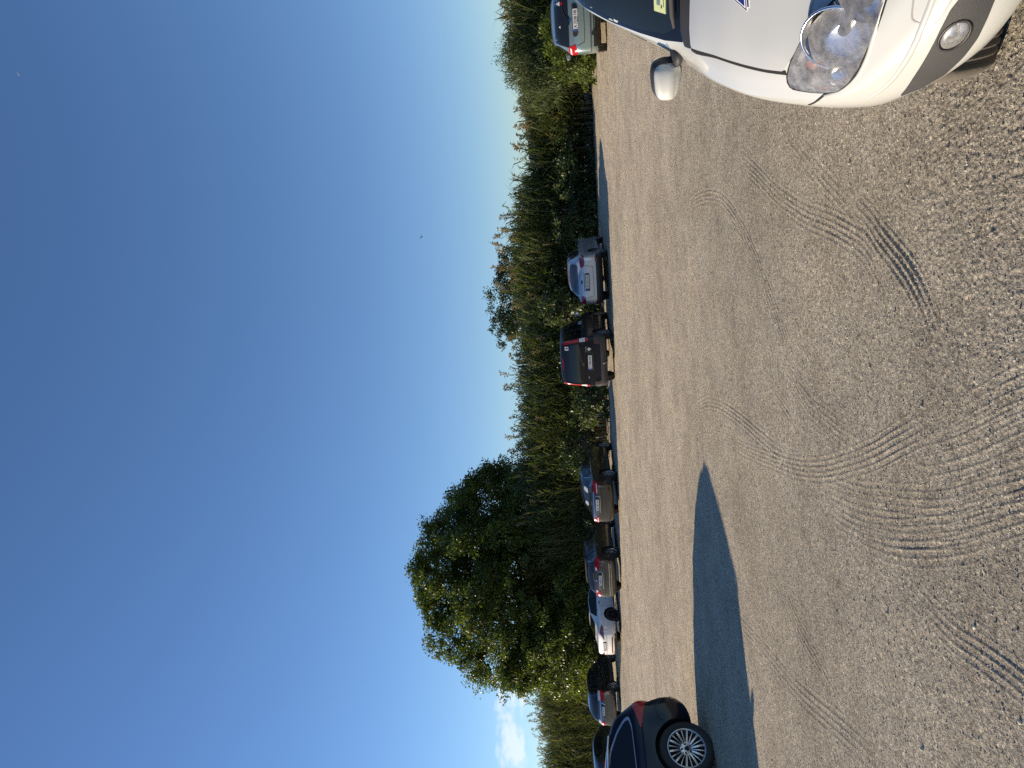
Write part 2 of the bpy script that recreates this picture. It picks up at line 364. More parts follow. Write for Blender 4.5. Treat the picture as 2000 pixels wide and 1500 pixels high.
def ground_mat():
    m, nt, out = new_mat('sandy_gravel')
    tc = N(nt, 'ShaderNodeTexCoord')
    def noise(scale, detail=4, rough=.55, vec=None):
        n = N(nt, 'ShaderNodeTexNoise', i_Scale=scale, i_Detail=detail, i_Roughness=rough); L(nt, vec or tc.outputs['Object'], n.inputs['Vector']); return n
    def ramp(src, stops):
        c = N(nt, 'ShaderNodeValToRGB'); e = c.color_ramp.elements
        e[0].position, e[0].color = stops[0][0], c4(stops[0][1]); e[1].position, e[1].color = stops[-1][0], c4(stops[-1][1])
        for p, cc in stops[1:-1]: k = e.new(p); k.color = c4(cc)
        L(nt, src, c.inputs[0]); return c
    def mix(f, a, b, blend='MIX'):
        x = N(nt, 'ShaderNodeMix', data_type='RGBA', blend_type=blend)
        if isinstance(f, float): x.inputs[0].default_value = f
        else: L(nt, f, x.inputs[0])
        for s, v in ((6, a), (7, b)):
            if isinstance(v, tuple): x.inputs[s].default_value = c4(v)
            else: L(nt, v, x.inputs[s])
        return x.outputs[2]
    big = noise(.32, 6); mid = noise(1.8, 6); fine = noise(95, 3, .6); grain = noise(260, 2)
    # lighter and warmer towards the reeds, darker and greyer near the camera
    sep = N(nt, 'ShaderNodeSeparateXYZ'); L(nt, tc.outputs['Object'], sep.inputs[0])
    far = N(nt, 'ShaderNodeMapRange', interpolation_type='SMOOTHSTEP'); far.inputs[1].default_value = 2.5; far.inputs[2].default_value = 13.0; L(nt, sep.outputs['Y'], far.inputs[0])
    base = mix(far.outputs[0], (.435, .402, .342), (.57, .495, .38))
    patch = ramp(big.outputs['Fac'], [(.3, (.78, .77, .75)), (.55, (1, 1, 1)), (.75, (1.12, 1.08, 1.0))])
    c = mix(1.0, base, patch.outputs[0], 'MULTIPLY')
    p2 = ramp(mid.outputs['Fac'], [(.3, (.84, .82, .79)), (.6, (1.05, 1.04, 1.02))]); c = mix(1.0, c, p2.outputs[0], 'MULTIPLY')
    g = ramp(fine.outputs['Fac'], [(.25, (.55, .53, .51)), (.5, (1, 1, 1)), (.75, (1.35, 1.33, 1.27))]); c = mix(.75, c, mix(1.0, c, g.outputs[0], 'MULTIPLY'))
    vor = N(nt, 'ShaderNodeTexVoronoi', i_Scale=75.0); L(nt, tc.outputs['Object'], vor.inputs['Vector'])
    sc = N(nt, 'ShaderNodeSeparateColor'); L(nt, vor.outputs['Color'], sc.inputs[0])
    gg = ramp(sc.outputs[0], [(0, (.50, .485, .46)), (.5, (1, 1, .99)), (.92, (1.2, 1.18, 1.12)), (1.0, (1.9, 1.85, 1.7))]); c = mix(.85, c, mix(1.0, c, gg.outputs[0], 'MULTIPLY'))
    b = N(nt, 'ShaderNodeBsdfPrincipled'); b.inputs['Roughness'].default_value = .95; b.inputs['Specular IOR Level'].default_value = .15
    L(nt, c, b.inputs['Base Color'])
    ht = N(nt, 'ShaderNodeMath', operation='ADD'); L(nt, fine.outputs['Fac'], ht.inputs[0])
    h2 = N(nt, 'ShaderNodeMath', operation='MULTIPLY', i_1=.5); L(nt, grain.outputs['Fac'], h2.inputs[0]); L(nt, h2.outputs[0], ht.inputs[1])
    bp = N(nt, 'ShaderNodeBump'); bp.inputs['Strength'].default_value = 1.0; bp.inputs['Distance'].default_value = .016
    L(nt, ht.outputs[0], bp.inputs['Height'])
    lump = noise(11.0, 8, .68); bp2 = N(nt, 'ShaderNodeBump'); bp2.inputs['Strength'].default_value = .55; bp2.inputs['Distance'].default_value = .045; L(nt, lump.outputs['Fac'], bp2.inputs['Height']); L(nt, bp2.outputs[0], bp.inputs['Normal'])
    sp2 = ramp(lump.outputs['Fac'], [(.30, (.72, .70, .67)), (.46, (1, 1, 1)), (.72, (1.10, 1.09, 1.06))]); c = mix(1.0, c, sp2.outputs[0], 'MULTIPLY'); L(nt, c, b.inputs['Base Color']); L(nt, bp.outputs[0], b.inputs['Normal'])
    L(nt, b.outputs[0], out.inputs[0])
    return m

def build_pebbles():
    """loose stones scattered over the lot: far too many to count"""
    ico = bmesh.new(); bmesh.ops.create_icosphere(ico, subdivisions=1, radius=1.0)
    bv = np.array([v.co[:] for v in ico.verts]); bf = np.array([[v.index for v in f.verts] for f in ico.faces]); ico.free()
    n = 22000
    r = 1.9 + 8.5 * RNG.random(n) ** 1.7; t = np.radians(RNG.uniform(-36, 34, n))
    x, y = r * np.sin(t), r * np.cos(t)
    s = .0022 + .0032 * RNG.random(n) ** 3 + .009 * (RNG.random(n) > .994) * RNG.random(n)
    z = ground_height(x, y, np.full(n, .01)) 
    sh = RNG.uniform(.7, 1.2, (n, 1, 3)); sh[:, :, 2] *= .7
    jit = 1 + .22 * RNG.normal(size=(n, len(bv), 1))
    V = bv[None] * jit * sh * s[:, None, None]
    a = RNG.random(n) * 6.28; ca, sa = np.cos(a)[:, None], np.sin(a)[:, None]
    V = np.stack([V[..., 0] * ca - V[..., 1] * sa, V[..., 0] * sa + V[..., 1] * ca, V[..., 2]], -1)
    V += np.stack([x, y, z + s * .35], 1)[:, None]
    Fc = (bf[None] + (np.arange(n) * len(bv))[:, None, None]).reshape(-1, 3)
    me = mesh_np('pebbles', V.reshape(-1, 3), tris=Fc)
    at = me.attributes.new('tint', 'FLOAT', 'POINT'); at.data.foreach_set('value', np.repeat(RNG.random(n).astype(np.float32), len(bv)))
    m, nt, out = new_mat('pebble_stone'); an = N(nt, 'ShaderNodeAttribute', attribute_name='tint'); cr = N(nt, 'ShaderNodeValToRGB')
    e = cr.color_ramp.elements; e[0].color = (.22, .20, .17, 1); e[1].color = (.62, .57, .48, 1); k = e.new(.6); k.color = (.38, .34, .28, 1)
    L(nt, an.outputs['Fac'], cr.inputs[0]); b = N(nt, 'ShaderNodeBsdfPrincipled'); b.inputs['Roughness'].default_value = .9; L(nt, cr.outputs[0], b.inputs['Base Color']); L(nt, b.outputs[0], out.inputs[0])
    o = link('loose_gravel', me, mat=m); tag(o, 'small loose stones scattered over the sandy car park', 'gravel', kind='stuff')

build_ground(); build_pebbles()

# ------------------------------------------------------------------ distant hills
def build_hills():
    def ridge(name, X, prof, depth, y0, seed, mat):
        nx = len(X); ny = 40
        t = np.linspace(-1, 1, ny)
        Xg, Tg = np.meshgrid(X, t, indexing='ij')
        Hh = np.interp(X, [p[0] for p in prof], [p[1] for p in prof])[:, None]
        shape = np.clip(1 - np.abs(Tg) ** 1.4, 0, 1)
        Y = y0 + depth * Tg + 60 * gnoise(Xg / 400, Tg * 2, seed)
        Z = Hh * shape * (1 + .10 * gnoise(Xg / 90, Tg * 4, seed + 1)) + 6 * gnoise(Xg / 60, Tg * 6, seed + 2) + 1.6 * gnoise(Xg / 14, Tg * 30, seed + 3) - 3
        I = np.arange(nx * ny).reshape(nx, ny)
        q = np.stack([I[:-1, :-1], I[1:, :-1], I[1:, 1:], I[:-1, 1:]], -1).reshape(-1, 4)
        o = link(name, mesh_np(name, np.stack([Xg, Y, Z], -1).reshape(-1, 3), quads=q, smooth=True), mat=mat); tag(o, kind='structure')
    m = simple('wooded_hillside', (.060, .070, .068), .95, var=.35, vscale=.02, spec=.1)
    X = np.arange(300, 2400, 9.0)
    ridge('hills', X, [(300, 20), (560, 70), (700, 92), (800, 93), (880, 90), (960, 92), (1040, 110), (1100, 116), (1300, 128), (1700, 110), (2400, 40)], 500, 2200, 61, m)
build_hills()

# ------------------------------------------------------------------ vegetation
def unit(v): return v / np.maximum(np.linalg.norm(v, axis=-1, keepdims=True), 1e-9)

def leaf_quads(Pn, D, Nn, ln, wd, fold=.25, droop=0.0):
    """one folded diamond leaf per point: base, two sides, tip"""
    S = unit(np.cross(D, Nn)); ln = np.asarray(ln)[:, None]; wd = np.asarray(wd)[:, None]
    tip = Pn + D * ln; tip[:, 2] -= droop * ln[:, 0]
    mid = Pn + D * ln * .45 - Nn * wd * fold
    a = mid + S * wd * .5 + Nn * wd * fold; b = mid - S * wd * .5 + Nn * wd * fold
    V = np.stack([Pn, a, tip, b], 1).reshape(-1, 3)
    return V, np.arange(len(V)).reshape(-1, 4)

def with_tint(me, vals):
    at = me.attributes.new('tint', 'FLOAT', 'POINT'); at.data.foreach_set('value', np.asarray(vals, np.float32)); return me

def rand_dirs(n, up=.0):
    d = RNG.normal(size=(n, 3)); d[:, 2] += up; return unit(d)

def crown_cloud(lobes, per_area, clump_r, leaf, tint_sd=.22, up=.25, inner=.25, flat=1.0):
    """leaf clumps spread over and inside overlapping ellipsoid lobes (cx,cy,cz,rx,ry,rz)"""
    C = []
    for (cx, cy, cz, rx, ry, rz) in lobes:
        area = 4 * np.pi * ((rx * ry) ** 1.6 / 3 + (rx * rz) ** 1.6 / 3 + (ry * rz) ** 1.6 / 3) ** (1 / 1.6)
        n = max(6, int(area * per_area))
        u = rand_dirs(n); rad = np.where(RNG.random(n) < inner, RNG.uniform(.3, .85, n), RNG.uniform(.86, 1.08, n))
        C.append(np.array([cx, cy, cz]) + u * rad[:, None] * np.array([rx, ry, rz]))
    return np.vstack(C)

def leaves_on(clumps, center, n_per, clump_r, leaf, wr=.6, tint_sd=.2, up=.2, droop=.15, zmin=.05, flat=.7, tbase=.45):
    n = len(clumps) * n_per
    cid = np.repeat(np.arange(len(clumps)), n_per)
    r = clump_r * RNG.uniform(.55, 1.35, len(clumps))[cid]
    off = rand_dirs(n) * (RNG.random(n) ** .45 * r)[:, None]; off[:, 2] *= flat
    P = clumps[cid] + off
    keep = P[:, 2] > zmin; P, off, cid = P[keep], off[keep], cid[keep]; n = len(P)
    out = unit(P - center + off * 1.5)
    D = unit(RNG.normal(size=(n, 3)) * .8 + out * .6 + np.array([0, 0, -.25]))
    Nn = unit(RNG.normal(size=(n, 3)) * .55 + out * .5 + np.array([0, 0, up + .5]))
    Nn = unit(Nn - D * np.sum(Nn * D, 1, keepdims=True))
    ln = leaf * RNG.uniform(.65, 1.3, n)
    V, q = leaf_quads(P, D, Nn, ln, ln * wr, droop=droop)
    ct = RNG.normal(0, tint_sd, len(clumps))
    t = np.clip(tbase + ct[cid] + RNG.normal(0, .12, n), 0, 1)
    return V, q, np.repeat(t, 4)

def tube(pts, rad, sides=6):
    P = np.array(pts, float); k = len(P)
    T = np.gradient(P, axis=0); T = unit(T)
    ref = np.array([.31, .2, .93]); A = unit(np.cross(T, ref)); B = np.cross(T, A)
    a = np.arange(sides) / sides * 2 * np.pi
    V = P[:, None] + np.array(rad)[:, None, None] * (A[:, None] * np.cos(a)[None, :, None] + B[:, None] * np.sin(a)[None, :, None])
    I = np.arange(k * sides).reshape(k, sides)
    q = np.stack([I[:-1], np.roll(I[:-1], -1, 1), np.roll(I[1:], -1, 1), I[1:]], -1).reshape(-1, 4)
    return V.reshape(-1, 3), q

def join(parts):
    V, Q, off = [], [], 0
    for v, q in parts:
        V.append(v); Q.append(q + off); off += len(v)
    return np.vstack(V), np.vstack(Q)

def branch_path(a, b, n=6, wob=.12):
    a, b = np.array(a, float), np.array(b, float); t = np.linspace(0, 1, n)[:, None]
    p = a + (b - a) * t; ln = np.linalg.norm(b - a)
    p[1:-1] += RNG.normal(size=(n - 2, 3)) * wob * ln * .5
    return p

M_BARK = simple('grey_brown_bark', (.12, .10, .08), .9, var=.35, vscale=6, bump=.8, bscale=25)
M_LEAF_TREE = leaf_mat('broadleaf_foliage', (.022, .042, .010), (.118, .155, .030), .42, .38)
M_LEAF_DARK = leaf_mat('dark_foliage', (.016, .030, .012), (.05, .08, .025), .45, .25)
M_LEAF_BIG = leaf_mat('vine_foliage', (.025, .042, .014), (.13, .16, .06), .38, .25)
M_LEAF_FINE = leaf_mat('feathery_foliage', (.045, .065, .025), (.12, .15, .06), .55, .35)
M_LEAF_BRIGHT = leaf_mat('bright_foliage', (.04, .065, .012), (.15, .19, .04), .45, .4)
M_REED = leaf_mat('reed_leaf', (.030, .050, .018), (.16, .195, .07), .5, .30, dry=(.28, .22, .12))
M_PLUME = leaf_mat('reed_plume', (.13, .10, .07), (.32, .25, .175), .8, .3)
M_STEM = simple('reed_cane', (.22, .19, .11), .6, var=.3, vscale=3)

def plant(name, loc, label, cat, lobes, n_clump, clump_r, leaf, per, mat, group=None, stems=None, wr=.6, crown_name='crown', stem_name='trunk', **kw):
    """lobes are relative to loc; stems: list of (x,y,z0,x,y,z1,r)"""
    t = empty(name, loc); tag(t, label, cat, group)
    cl = crown_cloud(lobes, n_clump, clump_r, leaf)
    L_ = np.array(lobes); ctr = L_[:, :3].mean(0)
    V, q, tint = leaves_on(cl, ctr, per, clump_r, leaf, wr=wr, **kw)
    link(crown_name, with_tint(mesh_np(crown_name, V, quads=q), tint), t, mat)
    pr = []
    for s in (stems or []):
        p = branch_path(s[:3], s[3:6], 7, .06); pr.append(tube(p, np.linspace(s[6], s[6] * .35, 7), 8))
    k = 0
    for c in cl[:: max(1, len(cl) // 40)]:
        base = np.array(stems[k % len(stems)][3:6]) if stems else ctr * [1, 1, .3]; k += 1
        pr.append(tube(branch_path(base, c, 5, .1), np.linspace(.018, .004, 5) * (2.2 if stems and stems[0][6] > .1 else 1), 5))
    V, q = join(pr)
    link(stem_name, mesh_np(stem_name, V, quads=q, smooth=True), t, M_BARK)
    return t

# --- the big broadleaf tree on the left
TREE = [(0.3, 0, 8.9, 3.4, 3.0, 2.7), (-2.0, -1.0, 6.4, 4.4, 3.5, 3.0), (2.6, -.6, 6.0, 3.8, 3.5, 3.3), (.2, -2.0, 4.2, 5.2, 3.3, 3.2), (-3.7, -1.2, 3.4, 2.8, 2.9, 2.2), (3.7, -1, 3.2, 3.2, 3.1, 3.0), (1.6, .4, 9.9, 1.8, 1.8, 1.6), (4.6, -.6, 6.9, 1.9, 2.2, 1.7), (2.9, 0, 8.6, 2.2, 2.1, 1.8),
       (-4.9, -.8, 5.4, 1.6, 1.6, 1.2), (-1.2, -.2, 10.0, 1.5, 1.5, 1.4), (5.0, -1.2, 4.9, 1.9, 1.8, 1.4), (-3.2, -1, 8.0, 1.8, 1.8, 1.4), (0, -2.5, 1.6, 4.6, 2.2, 1.7)]
TREE += [(.6, -1.2, 6.8, 2.6, 2.0, 2.2), (-2.4, -1.6, 4.6, 2.3, 1.8, 1.8)]
for k in range(34):      # boughs that break the outline
    a = RNG.uniform(-1.9, 1.9); e = RNG.uniform(-.1, 1.35); q = RNG.uniform(.96, 1.10)
    TREE.append((.2 + 5.7 * q * math.sin(a) * math.cos(e), -1.0 - 3.6 * q * math.cos(a) * math.cos(e), 5.4 + 5.5 * q * math.sin(e), RNG.uniform(.5, 1.0), RNG.uniform(.5, 1.0), RNG.uniform(.4, .75)))
plant('broadleaf_tree', (-11.5, 42.5, 0), 'tallest tree of the lot, a wide dark round-topped broadleaf behind the row of cars', 'tree',
      TREE,
      1.5, .54, .148, 88, M_LEAF_TREE, stems=[(0, 0, -.1, .2, .1, 4.2, .30), (.15, 0, 1.6, 2.6, -.4, 6.0, .16), (-.1, 0, 1.8, -2.2, -.8, 6.2, .17), (.2, .1, 4.0, .4, .1, 9.4, .14)], wr=.66, tint_sd=.24, tbase=.42)
# small round tree beside it
plant('broadleaf_tree', (-4.6, 37.6, 0), 'small dark round tree at the right shoulder of the tallest tree', 'tree',
      [(0, 0, 4.2, 1.3, 1.2, 1.0), (-.7, -.2, 3.2, 1.5, 1.3, 1.2), (.5, -.4, 2.4, 1.5, 1.3, 1.3), (-.3, -.6, 1.2, 1.6, 1.2, 1.1)], 1.9, .42, .13, 60, M_LEAF_DARK,
      stems=[(0, 0, -.1, 0, 0, 3.2, .12)], wr=.62)
# the far tree showing over the reeds
plant('broadleaf_tree', (4.6, 47, 0), 'dark twin-topped tree rising behind the reeds above the silver car and the van', 'tree',
      [(1.2, 0, 5.4, 1.9, 1.6, 1.3), (2.9, 0, 5.1, 1.3, 1.3, 1.0), (-.9, 0, 5.8, 1.1, 1.1, .85), (-.6, 0, 4.6, 1.7, 1.5, 1.0), (1, 0, 3.4, 2.4, 1.6, 1.3)], 2.7, .40, .14, 64, M_LEAF_DARK,
      stems=[(0, 0, -.1, .2, 0, 4.0, .2), (.1, 0, 2.4, 1.8, 0, 4.6, .1)], wr=.62)
# feathery shrub by the green hatchback
plant('feathery_shrub', (12.2, 27.6, 0), 'tall feathery grey-green shrub right of centre beside the green hatchback', 'shrub',
      [(0, 0, 2.6, .95, .9, .7), (.8, .2, 2.7, .8, .8, .65), (-.8, .2, 2.1, .8, .8, .7), (.3, -.2, 1.6, 1.3, 1.0, 1.0)], 5.2, .34, .17, 90, M_LEAF_FINE,
      stems=[(0, 0, -.1, 0, 0, 1.8, .05), (.3, 0, -.1, .8, .1, 2.0, .04)], wr=.16, droop=.5, flat=1.3)
plant('leafy_shrub', (11.5, 25.2, 0), 'bright green low bush spilling onto the sand beside the green hatchback', 'shrub',
      [(0, 0, .85, .9, .8, .75), (.8, .2, 1.0, .9, .8, .9), (-.5, -.1, .35, .7, .7, .38)], 5.5, .26, .10, 80, M_LEAF_BRIGHT,
      stems=[(0, 0, -.1, .1, 0, .8, .03)], wr=.55, crown_name='foliage', stem_name='stem')
SHRUBS = [
 (9.6, 29.8, 'dark ivy-like bush at the reed edge farther right than the silver car', [(0, 0, 1.0, 1.7, 1.0, 1.2), (1.2, .2, .8, 1.1, .9, 1.0), (-1.2, .1, 1.1, 1.1, .9, 1.2)], M_LEAF_DARK, .10),
 (7.2, 30.4, 'leafy bramble bush just right of the silver car with pale turned leaves', [(0, 0, 1.1, 1.2, .9, 1.2), (.8, 0, .7, .9, .8, .8), (-.8, .2, 1.5, .9, .8, 1.1)], M_LEAF_BIG, .13),
 (4.6, 31.4, 'dark leafy bush growing in the reeds directly behind the silver car', [(0, 0, 1.2, 1.4, .9, 1.2), (.6, .2, 2.0, 1.0, .8, .8)], M_LEAF_DARK, .12),
 (2.9, 30.2, 'pale large-leaved bush in the gap between the silver car and the dark van', [(0, 0, 1.4, .8, .7, 1.3), (.4, .3, 2.3, .8, .7, .8), (-.5, .2, .7, .8, .7, .7), (.1, -.1, 2.8, .6, .6, .5)], M_LEAF_BIG, .17),
 (.9, 32.0, 'dark bush half hidden behind the dark van', [(0, 0, 1.3, 1.3, .9, 1.4), (.9, .1, 1.9, .8, .8, .9)], M_LEAF_DARK, .12),
 (-1.0, 30.9, 'sunlit leafy bush standing left of the dark van', [(0, 0, .9, .95, .8, 1.0), (-.5, .2, 1.4, .7, .7, .7), (.5, -.1, .5, .7, .6, .55)], M_LEAF_BIG, .13),
 (-2.9, 33.2, 'dark shaded shrub behind the brown saloon', [(0, 0, 1.3, 1.2, .9, 1.4), (-.8, 0, 1.8, .9, .8, 1.0)], M_LEAF_DARK, .12),
 (-6.6, 36.4, 'dark hedge-like shrub between the tallest tree and the grey-brown hatchback', [(0, 0, 1.0, 2.0, .9, 1.2), (1.4, 0, 1.2, 1.0, .8, 1.1)], M_LEAF_DARK, .12),
 (-13.9, 39.9, 'bright sunlit shrub behind the white saloon at the foot of the tallest tree', [(0, 0, 1.1, 1.5, .9, 1.2), (-1.3, .2, 1.6, 1.2, .9, 1.1), (1.0, 0, .7, 1.0, .8, .8)], M_LEAF_BRIGHT, .14),
]
for (x, y, lab, lobes, mat, lf) in SHRUBS:
    lobes = [(a, b, z * .80, rx, ry, rz * .80) for (a, b, z, rx, ry, rz) in lobes]
    plant('leafy_shrub', (x, y, 0), lab, 'shrub', lobes, 3.2, .32, lf, 46, mat, group='shrubs along the reed edge', stems=[(0, 0, -.1, .05, 0, 1.0, .03), (.2, 0, -.1, .4, .1, .9, .025)], wr=.72, crown_name='foliage', stem_name='stem', tint_sd=.28)

# --- reeds
def edge_y(x):   # front line of the reed bed
    return np.interp(x, [-40, -26, -22, -14.5, -9, -2, 4, 8.5, 12, 14, 22], [56, 50, 47.5, 42.5, 37.5, 33.2, 31.2, 30.4, 27.5, 25.8, 24])
def reed_h(x):
    return np.interp(x, [-40, -24, -18, -12, -6, -3, -1, 2, 5, 7, 8.6, 9.6, 10.8, 12, 13.2, 15, 22], [5.6, 5.2, 5.3, 5.0, 4.3, 4.2, 4.1, 3.8, 3.85, 3.75, 3.45, 2.8, 2.6, 2.7, 3.0, 3.1, 3.4])

def reeds(n, x, y, h, seed_tint=.45, dead=.0, leaf_scale=1.3, plume_p=.35):
    """stems, blades and plumes as three arrays"""
    nl = 15
    lean = RNG.normal(0, .10, (n, 2)) + np.array([.05, -.02])
    sx, sy, sz = lean[:, 0], lean[:, 1], np.ones(n)
    def pos(t):  # t (n,) or (n,k)
        t2 = t ** 1.7
        return np.stack([x[:, None] + sx[:, None] * h[:, None] * t2, y[:, None] + sy[:, None] * h[:, None] * t2, h[:, None] * t], -1)
    ts = np.array([0, .35, .7, 1.0])[None].repeat(n, 0)
    P = pos(ts)
    r = np.array([.011, .010, .007, .003]); a = np.arange(3) * 2.094
    ring = np.stack([np.cos(a), np.sin(a), 0 * a], -1)
    SV = P[:, :, None, :] + r[None, :, None, None] * ring[None, None]
    I = np.arange(n * 12).reshape(n, 4, 3)
    SQ = np.stack([I[:, :-1], np.roll(I[:, :-1], -1, 2), np.roll(I[:, 1:], -1, 2), I[:, 1:]], -1).reshape(-1, 4)
    # blades
    t = np.linspace(.16, .97, nl)[None] + RNG.normal(0, .025, (n, nl)); t = np.clip(t, .08, 1)
    B = pos(t)
    az = RNG.random((n, nl)) * 6.283; upc = RNG.uniform(.75, 1.35, (n, nl))
    hd = np.stack([np.cos(az), np.sin(az), 0 * az], -1)
    ln = leaf_scale * RNG.uniform(.42, .78, (n, nl)) * np.clip(1.15 - .3 * np.abs(t - .6), .5, 1.2)
    wd = RNG.uniform(.026, .045, (n, nl)) * leaf_scale
    d0 = unit(hd * .62 + np.array([0, 0, 1.0]) * upc[..., None]); 
    p0 = B; p1 = B + d0 * ln[..., None] * .5
    d1 = unit(hd + np.array([0, 0, 1.0]) * RNG.uniform(-.7, .75, (n, nl))[..., None]); p2 = p1 + d1 * ln[..., None] * .55
    S = np.stack([-np.sin(az), np.cos(az), 0 * az], -1) * wd[..., None] * .5
    V = np.stack([p0 - S * .5, p0 + S * .5, p1 + S, p1 - S, p2 + S * .12, p2 - S * .12], 2)
    k = np.arange(n * nl)[:, None] * 6
    BQ = np.concatenate([k + np.array([[0, 1, 2, 3]]), k + np.array([[3, 2, 4, 5]])])
    BT = np.clip(seed_tint + RNG.normal(0, .18, (n, 1)) + RNG.normal(0, .12, (n, nl)) - .1 * (t < .3), 0, .8)
    BT = np.where(RNG.random((n, nl)) < (.025 + dead), .92 + .08 * RNG.random((n, nl)), BT)
    # plumes
    pl = np.nonzero(RNG.random(n) < plume_p)[0]
    PV, PQ, PT = plume_geo(P[pl, 3], lean[pl], np.ones(len(pl)))
    return (SV.reshape(-1, 3), SQ), (V.reshape(-1, 3), BQ, np.repeat(BT.ravel(), 6)), (PV, PQ, PT)

def plume_geo(tip, lean, scale, k=26):
    m = len(tip)
    if m == 0: return np.zeros((0, 3)), np.zeros((0, 4), int), np.zeros(0)
    u = RNG.random((m, k)); side = unit(np.concatenate([lean + .0001, np.zeros((m, 1))], 1))
    L_ = .36 * scale[:, None]
    base = tip[:, None] + np.stack([side[:, None, 0] * .14 * u ** 2, side[:, None, 1] * .14 * u ** 2, (L_ * u) - .05], -1)
    rad = (.065 * np.sin(np.pi * np.clip(u * .9 + .12, 0, 1)))[..., None] * scale[:, None, None]
    d = RNG.normal(size=(m, k, 3)); d[..., 2] = np.abs(d[..., 2]) * .5 + .35; d = unit(d + side[:, None] * .5)
    base = base + d * rad * .3
    D = d.reshape(-1, 3); P = base.reshape(-1, 3)
    Nn = rand_dirs(len(P)); Nn = unit(Nn - D * np.sum(Nn * D, 1, keepdims=True))
    ln = (RNG.uniform(.08, .17, (m, k)) * scale[:, None]).ravel()
    V, q = leaf_quads(P, D, Nn, ln, ln * .30, droop=.2)
    return V, q, np.repeat(np.clip(RNG.normal(.5, .25, len(P)), 0, 1), 4)

def build_reed_bed():
    bed = empty('reed_bed', (0, 32, 0)); tag(bed, 'long dense bed of tall green reeds with brown plumes closing off the car park', 'reeds', kind='stuff')
    off = np.array([0, 32, 0])
    n = 8600
    x = RNG.uniform(-36, 20, n); dep = RNG.random(n) ** 1.3 * 5.0
    y = edge_y(x) + .35 + dep + .35 * gnoise(x * .8, x * 0 + 2, 90)
    h = reed_h(x) * (.90 + .12 * gnoise(x * .55, y * .4, 91) + RNG.normal(0, .06, n)) * np.where(dep < .8, RNG.uniform(.5, 1.0, n), 1)
    (sv, sq), (bv, bq, bt), (pv, pq, pt) = reeds(n, x, y, h, plume_p=np.where((h > reed_h(x) * .93), (.34), .05))
    link('stems', mesh_np('stems', sv - off, quads=sq), bed, M_STEM)
    link('leaves', with_tint(mesh_np('leaves', bv - off, quads=bq), bt), bed, M_REED)
    link('plumes', with_tint(mesh_np('plumes', pv - off, quads=pq), pt), bed, M_PLUME)
build_reed_bed()

def tall_reeds():
    """single reeds whose plumes stand clear of the bed"""
    xs = [9.9, 10.1, 10.3, 10.6, 10.9, 11.2, 11.5, 7.6, 7.3, 7.0, 6.7, 6.4, 6.2, 5.9, 5.7, 5.4, 5.1, 4.9, .2, -.5, -.9, -1.7, -2.1, -2.4, -2.8, 1.0, 2.0, 3.4, -18.6, -19.6, -20.4, -21.2, -22.0, -23.0, -23.8, -24.6]
    lab = 'single tall reed whose brown plume stands clear above the reed bed'
    for i, x in enumerate(xs):
        xx = np.array([x + RNG.normal(0, .1)]); yy = edge_y(xx) + 1.2 + RNG.random(1) * 1.5
        hh = reed_h(xx) * RNG.uniform(1.02, 1.14)
        (sv, sq), (bv, bq, bt), _ = reeds(1, xx, yy, hh, plume_p=0)
        loc = np.array([xx[0], yy[0], 0])
        t = empty('reed', loc); tag(t, lab, 'reed', 'tall reeds with plumes above the reed bed')
        link('stem', mesh_np('stem', sv - loc, quads=sq), t, M_STEM)
        link('leaves', with_tint(mesh_np('leaves', bv - loc, quads=bq), bt), t, M_REED)
        tip = sv.reshape(4, 3, 3)[3].mean(0)[None]
        pv, pq, pt = plume_geo(tip, np.array([[.5 + RNG.normal(0, .4), RNG.normal(0, .3)]]), np.array([RNG.uniform(1.0, 1.5)]), 46)
        link('plume', with_tint(mesh_np('plume', pv - loc, quads=pq), pt), t, M_PLUME)
tall_reeds()

# ------------------------------------------------------------------ vehicle building kit (local axes: +X forward, +Y left, +Z up, x=0 rear bumper)
M_TYRE = simple('tyre_rubber', (.028, .027, .026), .85, var=.3, vscale=20, bump=.3, bscale=60)
M_DARK = simple('underbody_black', (.012, .012, .013), .8)
M_GLASS = simple('tinted_window_glass', (.010, .013, .016), .04, spec=.6, var=.15, vscale=3)
M_GLASSB = simple('dark_privacy_glass', (.006, .007, .009), .05, spec=.5, var=.15, vscale=3)
M_PLASTIC = simple('black_grained_plastic', (.030, .030, .031), .55, var=.25, vscale=12, bump=.15, bscale=300)
M_GREYPL = simple('faded_grey_plastic', (.040, .041, .043), .6, var=.2, vscale=9)
M_CHROME = simple('chrome_trim', (.75, .75, .76), .12, metal=1.0)
M_ALLOY = simple('silver_alloy', (.55, .55, .56), .32, metal=.85, var=.15, vscale=9)
M_ALLOYD = simple('dark_alloy', (.03, .03, .032), .4, metal=.5)
M_STEEL = simple('grey_wheel_trim', (.26, .26, .27), .45, metal=.4)
M_RED = simple('red_lamp_plastic', (.34, .007, .009), .2, spec=.25, coat=.12, var=.35, vscale=30)
M_REDD = simple('dark_red_lamp_plastic', (.16, .008, .012), .12, coat=1.0, var=.3, vscale=30)
M_CLEAR = simple('clear_lamp_plastic', (.62, .60, .58), .15, coat=1.0, var=.3, vscale=40)
M_PLATE = simple('white_plate', (.62, .62, .60), .35, var=.05)
M_PBLUE = simple('plate_blue_strip', (.02, .06, .32), .4)
M_INK = simple('black_lettering', (.012, .012, .012), .5)
M_GAP = simple('panel_gap_shadow_rubber', (.008, .008, .008), .9)
M_TRIM = simple('grained_bumper_plastic', (.036, .037, .039), .6, var=.2, vscale=10, bump=.2, bscale=350)
M_INKG = simple('screen_edge_black', (.006, .007, .009), .08, spec=.6)
M_SCREEN = simple('windscreen_glass', (.012, .018, .022), .03, spec=.6, var=.25, vscale=4)
M_WIPER = simple('weathered_wiper', (.085, .075, .065), .6, var=.2)
